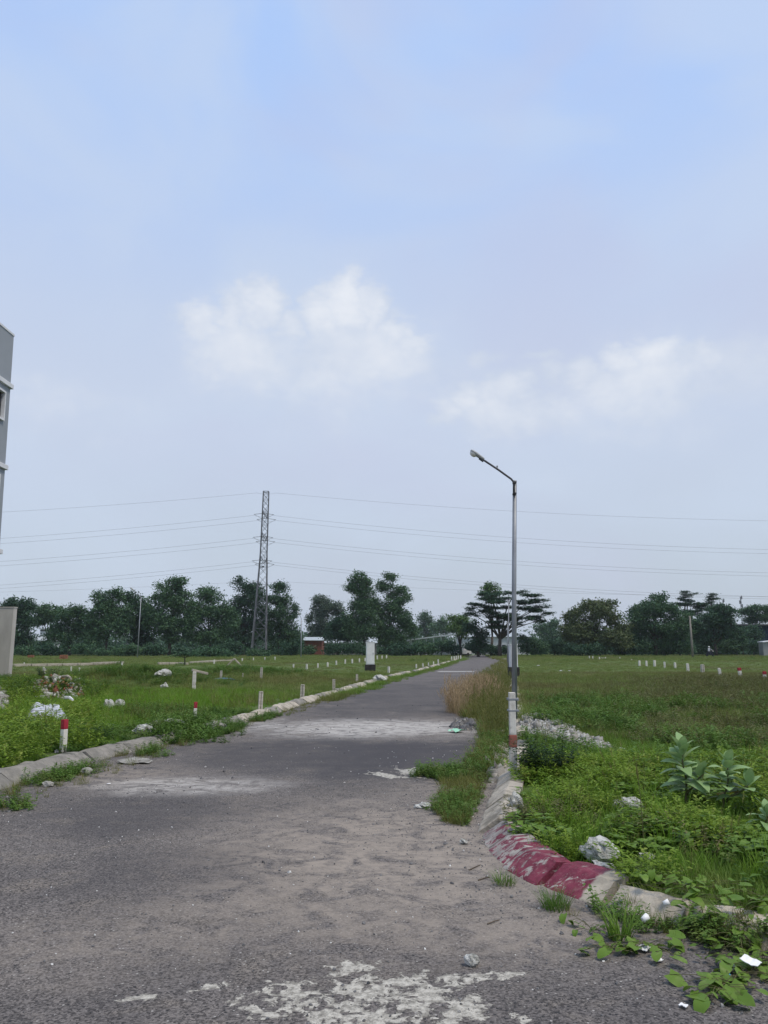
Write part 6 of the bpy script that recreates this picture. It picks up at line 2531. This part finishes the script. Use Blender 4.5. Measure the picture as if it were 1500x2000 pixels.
# green weeds in drifts
x, y = seen_area(11000, 4.3, 11.5, 'right')
k = noise_keep(x, y, .8, .40, 4) & (y < 9.3 + 1.6 * fbm(x * .7, y * .1, 2, 6))
P1 = place(x[k], y[k], .38)
scatter('lime_weeds_right', c_lime, P1, rng.uniform(.8, 1.5, len(P1)), 'yellow green small leaved weeds behind the maroon kerb', 'weeds')
x, y = seen_area(7000, 4.3, 22, 'right')
k = noise_keep(x, y, .6, .50, 8)
P1 = place(x[k], y[k], .38)
scatter('green_weeds_right', c_green, P1, rng.uniform(.8, 1.6, len(P1)), 'mid green weeds in drifts over the near right field', 'weeds')
x, y = seen_area(1300, 4.3, 9, 'right')
k = noise_keep(x, y, .9, .46, 12)
P1 = place(x[k], y[k], .36)
scatter('broad_weeds_right', c_broad, P1, rng.uniform(.7, 1.2, len(P1)), 'broad leaved low weeds near the lower right corner', 'weeds')
# tall tufts among them
x, y = seen_area(420, 5.2, 11, 'right')
P1 = place(x, y, .45)
scatter('tall_grass_right', c_tall, P1, rng.uniform(.5, .85, len(P1)), 'taller bright grass tufts among the near right weeds', 'grass')
x, y = seen_area(800, 5, 40, 'right')
P1 = place(x, y, .45)
scatter('seed_grass_right', c_seed, P1, rng.uniform(.35, .7, len(P1)), 'thin seeding grass stalks over the right field', 'grass')
# brownish weed drift in the middle of the right field
cx = np.array([(8.5, 21, 3.2, 4.2), (7.2, 14.8, 2.4, 2.0), (12.5, 27, 4, 5), (5.4, 12.6, 1.2, 1.0), (16, 34, 5, 5)])
parts = []
for (a, b, c, d) in cx:
    m_ = int(36 * c * d)
    q = rng.normal(0, .55, (m_, 2))
    parts.append(place(a + q[:, 0] * c, b + q[:, 1] * d, .5))
P1 = multi(parts)
scatter('brown_weeds_right', c_brown, P1, rng.uniform(.6, 1.2, len(P1)), 'brown red weeds in a dark drift across the right field', 'weeds')
x, y = seen_area(900, 18, 150, 'right')
k = noise_keep(x, y, .07, .52, 21, .08)
P1 = place(x[k], y[k], .6)
scatter('bushy_weeds_right', c_bushy, P1, rng.uniform(.35, .7, len(P1)) * np.clip(P1[:, 1] / 60, .8, 1.2), 'bushy weed clumps dotted over the right field', 'weeds')

# --- left field
x, y = seen_area(26000, 45, 165, 'left')
P1 = place(x, y, .4)
scatter('far_grass_left', c_mid, P1, rng.uniform(.5, 1.0, len(P1)) * np.clip(P1[:, 1] / 80, .8, 1.3), 'rough field grass covering the left field in the distance', 'grass')
x, y = seen_area(9000, 24, 47, 'left')
P1 = place(x, y, .4)
scatter('field_grass_left', c_mid, P1, rng.uniform(.5, .9, len(P1)), 'field grass across the middle of the left field', 'grass')
x, y = seen_area(9000, 8.6, 27, 'left')
P1 = place(x, y, .42)
s_ = road_sd(P1[:, 0], P1[:, 1])
scatter('tall_grass_left', c_tall, P1, rng.uniform(.3, .75, len(P1)) * np.clip(.22 + s_ * .28, .25, 1), 'long bright green grass behind the left kerb', 'grass')
x, y = seen_area(3200, 14, 48, 'left')
k = noise_keep(x, y, .25, .47, 31)
P1 = place(x[k], y[k], .5)
scatter('olive_grass_left', c_olive, P1, rng.uniform(.6, 1.2, len(P1)), 'olive grass over the middle of the left field', 'grass')
x, y = seen_area(5200, 8.6, 19, 'left')
k = noise_keep(x, y, .5, .48, 33)
P1 = place(x[k], y[k], .38)
s_ = road_sd(P1[:, 0], P1[:, 1])
scatter('green_weeds_left', c_green, P1, rng.uniform(.5, 1.2, len(P1)) * np.clip(.45 + .3 * s_, .4, 1.2), 'mid green weeds behind the left kerb', 'weeds')
x, y = seen_area(2600, 10, 26, 'left')
k = (x < -.36 * y) & noise_keep(x, y, .4, .40, 36)
P1 = place(x[k], y[k], .5)
scatter('lime_weeds_left', c_lime, P1, rng.uniform(1.1, 2.4, len(P1)), 'yellow green weeds at the left edge before the rubble heap', 'weeds')
# weeds on the mounds
parts = []
for (mx, my, rx, ry, h_) in MOUNDS[:5]:
    q = rng.normal(0, .62, (220, 2))
    parts.append(place(mx + q[:, 0] * rx, my + q[:, 1] * ry, .6))
P1 = multi(parts)
scatter('bushy_weeds_left', c_bushy, P1, rng.uniform(.35, .75, len(P1)), 'bushy dark green weeds growing over the left mounds', 'weeds')
x, y = seen_area(700, 40, 150, 'left')
k = noise_keep(x, y, .07, .50, 41, .08)
P1 = place(x[k], y[k], .6)
scatter('far_weeds_left', c_bushy, P1, rng.uniform(.4, .8, len(P1)) * np.clip(P1[:, 1] / 60, .8, 1.2), 'bushy weed clumps dotted over the far left field', 'weeds')
x, y = seen_area(300, 10, 40, 'left')
P1 = place(x, y, .45)
scatter('seed_grass_left', c_seed, P1, rng.uniform(.5, .9, len(P1)), 'seeding grass stalks in the left field', 'grass')

# --- verge along the right kerb (on the road side of it)
YV = np.array([7.3, 7.6, 8, 9, 10.0, 10.5, 11, 12, 13.2, 15, 16, 18, 20, 24, 30, 40, 60, 100])
WV = np.array([.04, .20, .34, .46, .62, .62, .50, .42, .40, .55, .50, .85, 1.30, 1.45, 1.5, 1.8, 2.0, 1.4])


def verge_pts(n, y0, y1, power=1.0, wmul=1.0):
    y = y0 * (y1 / y0) ** (rng.uniform(0, 1, n) ** power)
    w = np.interp(y, YV, WV) * wmul * (.65 + .7 * fbm(y * 1.3, y * 0, 3, 51))
    x = kerb_x(y) - rng.uniform(0, 1, n) ** 1.2 * w - .05
    return np.stack([x, y, np.full(n, .0)], 1)


P1 = verge_pts(850, 7.4, 26)
P1[:, 0] -= np.where(P1[:, 1] < 10.5, .10, 0)
scatter('verge_grass', c_olive, P1, rng.uniform(.3, .9, len(P1)) * np.clip(.55 + (P1[:, 1] - 8) * .12, .55, 1), 'olive grass and weeds on the right edge of the road', 'grass')
P1 = verge_pts(620, 7.4, 20)
P1 = P1[noise_keep(P1[:, 0], P1[:, 1], 1.2, .42, 77)]
P1[:, 0] -= np.where(P1[:, 1] < 10.5, .10, 0)
scatter('verge_weeds', c_green, P1, rng.uniform(.5, 1.1, len(P1)) * np.clip(.65 + (P1[:, 1] - 8) * .1, .65, 1), 'green weeds on the right edge of the road', 'weeds')
P1 = verge_pts(1000, 18, 130)
scatter('far_verge_grass', c_olive, P1, rng.uniform(.7, 1.4, len(P1)), 'olive weeds along the right kerb into the distance', 'grass')
P1 = verge_pts(330, 14, 40, 1, .8)
scatter('verge_stalks', c_seed, P1, rng.uniform(.6, 1.1, len(P1)), 'thin stalks among the verge weeds', 'grass')
q = rng.normal(0, 1, (40, 2))
Pa = np.stack([2.86 + q[:, 0] * .20, 24.0 + q[:, 1] * 1.0, np.zeros(40)], 1)
q = rng.normal(0, 1, (22, 2))
Pb = np.stack([1.80 + q[:, 0] * .14, 20.0 + q[:, 1] * .6, np.zeros(22)], 1)
P1 = np.concatenate([Pa, Pb])
scatter('dry_verge_grass', c_dry, P1, rng.uniform(.7, 1.15, len(P1)), 'reddish dry plumed grass on the right edge of the road', 'grass')
# green spit of weeds reaching into the road
q = rng.normal(0, 1, (80, 2))
P1 = np.stack([.78 + q[:, 0] * .22, 10.25 + q[:, 1] * .15, np.zeros(80)], 1)
scatter('verge_spit_weeds', c_green, P1, rng.uniform(.5, .95, len(P1)), 'tongue of green weeds reaching into the road before the cement crust', 'weeds')


# --- strip of weeds along the left road edge
def left_strip(n, y0, y1):
    y = y0 * (y1 / y0) ** rng.uniform(0, 1, n)
    w = np.interp(y, [8, 9.6, 11.2, 12.5, 13.3, 15, 17, 20, 40, 100], [.9, .85, .95, .5, .35, .45, .3, .45, .8, 1.2]) * (.5 + 1.0 * fbm(y * 1.6, y * 0 + 4, 3, 57))
    x = kerb_xl(y) + rng.uniform(0, 1, n) ** 1.4 * w + .03
    return np.stack([x, y, np.zeros(n)], 1)


P1 = left_strip(620, 8.0, 19)
P1 = P1[noise_keep(P1[:, 0], P1[:, 1], .9, .42, 71)]
scatter('left_edge_weeds', c_green, P1, rng.uniform(.45, .95, len(P1)), 'green weeds creeping from the left kerb over the road edge', 'weeds')
P1 = left_strip(380, 8.0, 30)
scatter('left_edge_grass', c_olive, P1, rng.uniform(.22, .5, len(P1)), 'olive grass along the foot of the left kerb', 'grass')
P1 = left_strip(900, 24, 130)
scatter('far_left_edge_grass', c_short, P1, rng.uniform(1.2, 2.6, len(P1)), 'grass along the left edge of the road into the distance', 'grass')
# kerb gap overgrown on the left
x = rng.normal(-3.75, .35, 260)
y = rng.normal(15.0, .8, 260)
P1 = np.stack([x, y, np.where(road_sd(x, y) > .25, H(x, y), .0)], 1)
scatter('kerb_gap_weeds', c_green, P1, rng.uniform(.8, 1.5, len(P1)), 'weeds covering the gap in the left kerb below the second red topped stake', 'weeds')


# weeds and litter at the foot of the broken beige kerb
q = rng.normal(0, 1, (44, 2))
x, y = 1.78 + q[:, 0] * .30, 4.66 - q[:, 0] * .24 + q[:, 1] * .07
P1 = np.stack([x, y, np.where(road_sd(x, y) > .28, H(x, y), np.clip(road_sd(x, y), 0, .2) * .6)], 1)
scatter('kerb_foot_weeds', c_green, P1, rng.uniform(.35, .8, len(P1)), 'low weeds rooted along the broken beige kerb', 'weeds')
q = rng.normal(0, 1, (46, 2))
x, y = 1.75 + q[:, 0] * .3, 4.66 - q[:, 0] * .22 + q[:, 1] * .10
P1 = np.stack([x, y, np.where(road_sd(x, y) > .28, H(x, y), np.clip(road_sd(x, y), 0, .2) * .6)], 1)
scatter('kerb_foot_grass', c_olive, P1, rng.uniform(.2, .45, len(P1)), 'dry olive grass along the broken beige kerb', 'grass')
x, y = seen_area(900, 4.0, 7.5, 'right')
k = noise_keep(x, y, 1.3, .52, 91)
P1 = place(x[k], y[k], .30)
scatter('dry_weeds_right', c_brown, P1, rng.uniform(.3, .8, len(P1)), 'dying brown weeds among the green in the near right corner', 'weeds')
# --- single tufts and bushes one can count
def tuft(name, label, cat, u, v, n, h0, h1, w, mat, seed, spread=.09, weed=None, sc=1.0):
    x, y = on_ground(u, v, .02)
    s_ = road_sd([x], [y])[0]
    z = 0 if s_ < .05 else gz(x, y)
    me = weed if weed is not None else blade_tuft(name, n, h0, h1, w, spread, mat, .55, .9, seed, 5)
    o = mesh_obj(name, me, None, None, (x, y, z))
    o.scale = (sc, sc, sc)
    tag(o, label, cat)


tuft('grass_tuft', 'round fine leaved grass tuft at the foot of the maroon kerb', 'grass tuft', 1085, 1770, 230, .09, .20, .004, M['weed_green'], 5, .075)
tuft('grass_tuft', 'smaller fine leaved grass tuft left of the round tuft on the maroon kerb', 'grass tuft', 985, 1722, 140, .07, .16, .004, M['weed_green'], 6, .07)
tuft('grass_tuft', 'tuft of broad drooping grass blades at the foot of the beige kerb block', 'grass tuft', 1212, 1828, 70, .14, .30, .011, M['heart_leaf'], 7, .06)
tuft('grass_tuft', 'bright upright grass tuft behind the maroon kerb', 'grass tuft', 1125, 1640, 60, .18, .34, .008, M['weed_lime'], 8, .09)
tuft('grass_tuft', 'bright upright grass tuft left of the tall broad leaved plant', 'grass tuft', 1232, 1640, 60, .16, .32, .008, M['weed_lime'], 9, .10)
DB = weed_tuft('dark_bush', 130, .16, .50, 12, .055, M['weed_dark'], .24, 99)
tuft('dark_bush', 'dark dense little bush beside the foot of the near street lamp', 'bush', 1070, 1536, 0, 0, 0, 0, None, 0, weed=DB, sc=.95)
DB2 = weed_tuft('dark_bush', 40, .10, .30, 9, .05, M['weed_dark'], .22, 98)
tuft('dark_bush', 'small dark bush behind the left kerb right of the nearest red topped stake', 'bush', 180, 1455, 0, 0, 0, 0, None, 0, weed=DB2, sc=1.0)
DB3 = weed_tuft('dark_bush', 50, .25, .62, 10, .10, M['weed_dark'], .3, 97)
tuft('dark_bush', 'dark bush growing on top of the left rubble heap', 'bush', 92, 1346, 0, 0, 0, 0, None, 0, weed=DB3, sc=.95)
# one tall flowering stalk
def stalk():
    x, y = on_ground(1258, 1665, .1)
    top = at(1243, 1496, y)
    root = empty('seed_stalk', (x, y, gz(x, y)))
    tag(root, 'single tall bent grass stalk with a pale seed head in the near right grass', 'grass stalk')
    dx = top[0] - x
    hz = top[2] - gz(x, y)
    mb = MB()
    mb.tube([(0, 0, 0), (.0, 0, hz * .4), (dx * .4, 0, hz * .75), (dx, 0, hz)], [.0035, .003, .0025, .0015], 5)
    mb.build('stem', M['stem'], root)
    mb = MB()
    mb.tube([(dx * .62, 0, hz * .84), (dx * .8, 0, hz * .92), (dx, 0, hz)], [.003, .009, .003], 6)
    mb.build('seed_head', M['grass_olive'], root)


stalk()

# --- loose gravel on the road
def road_pts(n, y0, y1, dens=None):
    y = np.sqrt(rng.uniform(y0 ** 2, y1 ** 2, n))
    x = rng.uniform(-.56, .56, n) * y
    s = road_sd(x, y)
    k = s < .12
    if dens is not None:
        k &= rng.uniform(0, 1, n) < dens(x, y, s)
    x, y = x[k], y[k]
    return np.stack([x, y, HR(x, y) + .001], 1)


P1 = road_pts(15000, 3.2, 9.5, lambda x, y, s: .25 + .75 * np.clip((fbm(x * 1.1, y * 1.1, 3, 61) - .42) * 5, 0, 1) + np.exp(s * 2.5))
scatter('road_gravel', c_stone, P1, rng.lognormal(-5.45, .5, len(P1)), 'loose grey gravel strewn over the road', 'gravel', 1.0)
P1 = road_pts(1300, 3.2, 13, lambda x, y, s: .3 + np.exp(s * 1.6))
scatter('road_chips', c_chip, P1, rng.lognormal(-5.25, .5, len(P1)), 'small white stone chips strewn over the road', 'gravel', 1.0)
P1 = road_pts(5000, 9, 24, lambda x, y, s: .3 + .8 * np.exp(s * 1.2))
scatter('far_road_gravel', c_stone, P1, rng.lognormal(-4.7, .5, len(P1)), 'loose gravel on the road further off', 'gravel', 1.0)


# ------------------------------------------------------------------ haze
mb = MB()
mb.box((0, 400, 21), (1600, 1060, 46))
hz = mb.build('haze', None)
mh = bpy.data.materials.new('air')
mh.use_nodes = True
th = NT(mh.node_tree)
th.n.clear()
oh = th.node('ShaderNodeOutputMaterial')
pv = th.node('ShaderNodeVolumePrincipled')
pv.inputs['Color'].default_value = (0.86, 0.92, 1.0, 1)
pv.inputs['Density'].default_value = 0.00018
pv.inputs['Anisotropy'].default_value = 0.2
th.l.new(pv.outputs[0], oh.inputs['Volume'])
hz.data.materials.append(mh)
tag(hz, kind='stuff')
hz['label'] = 'thin haze over the whole field'
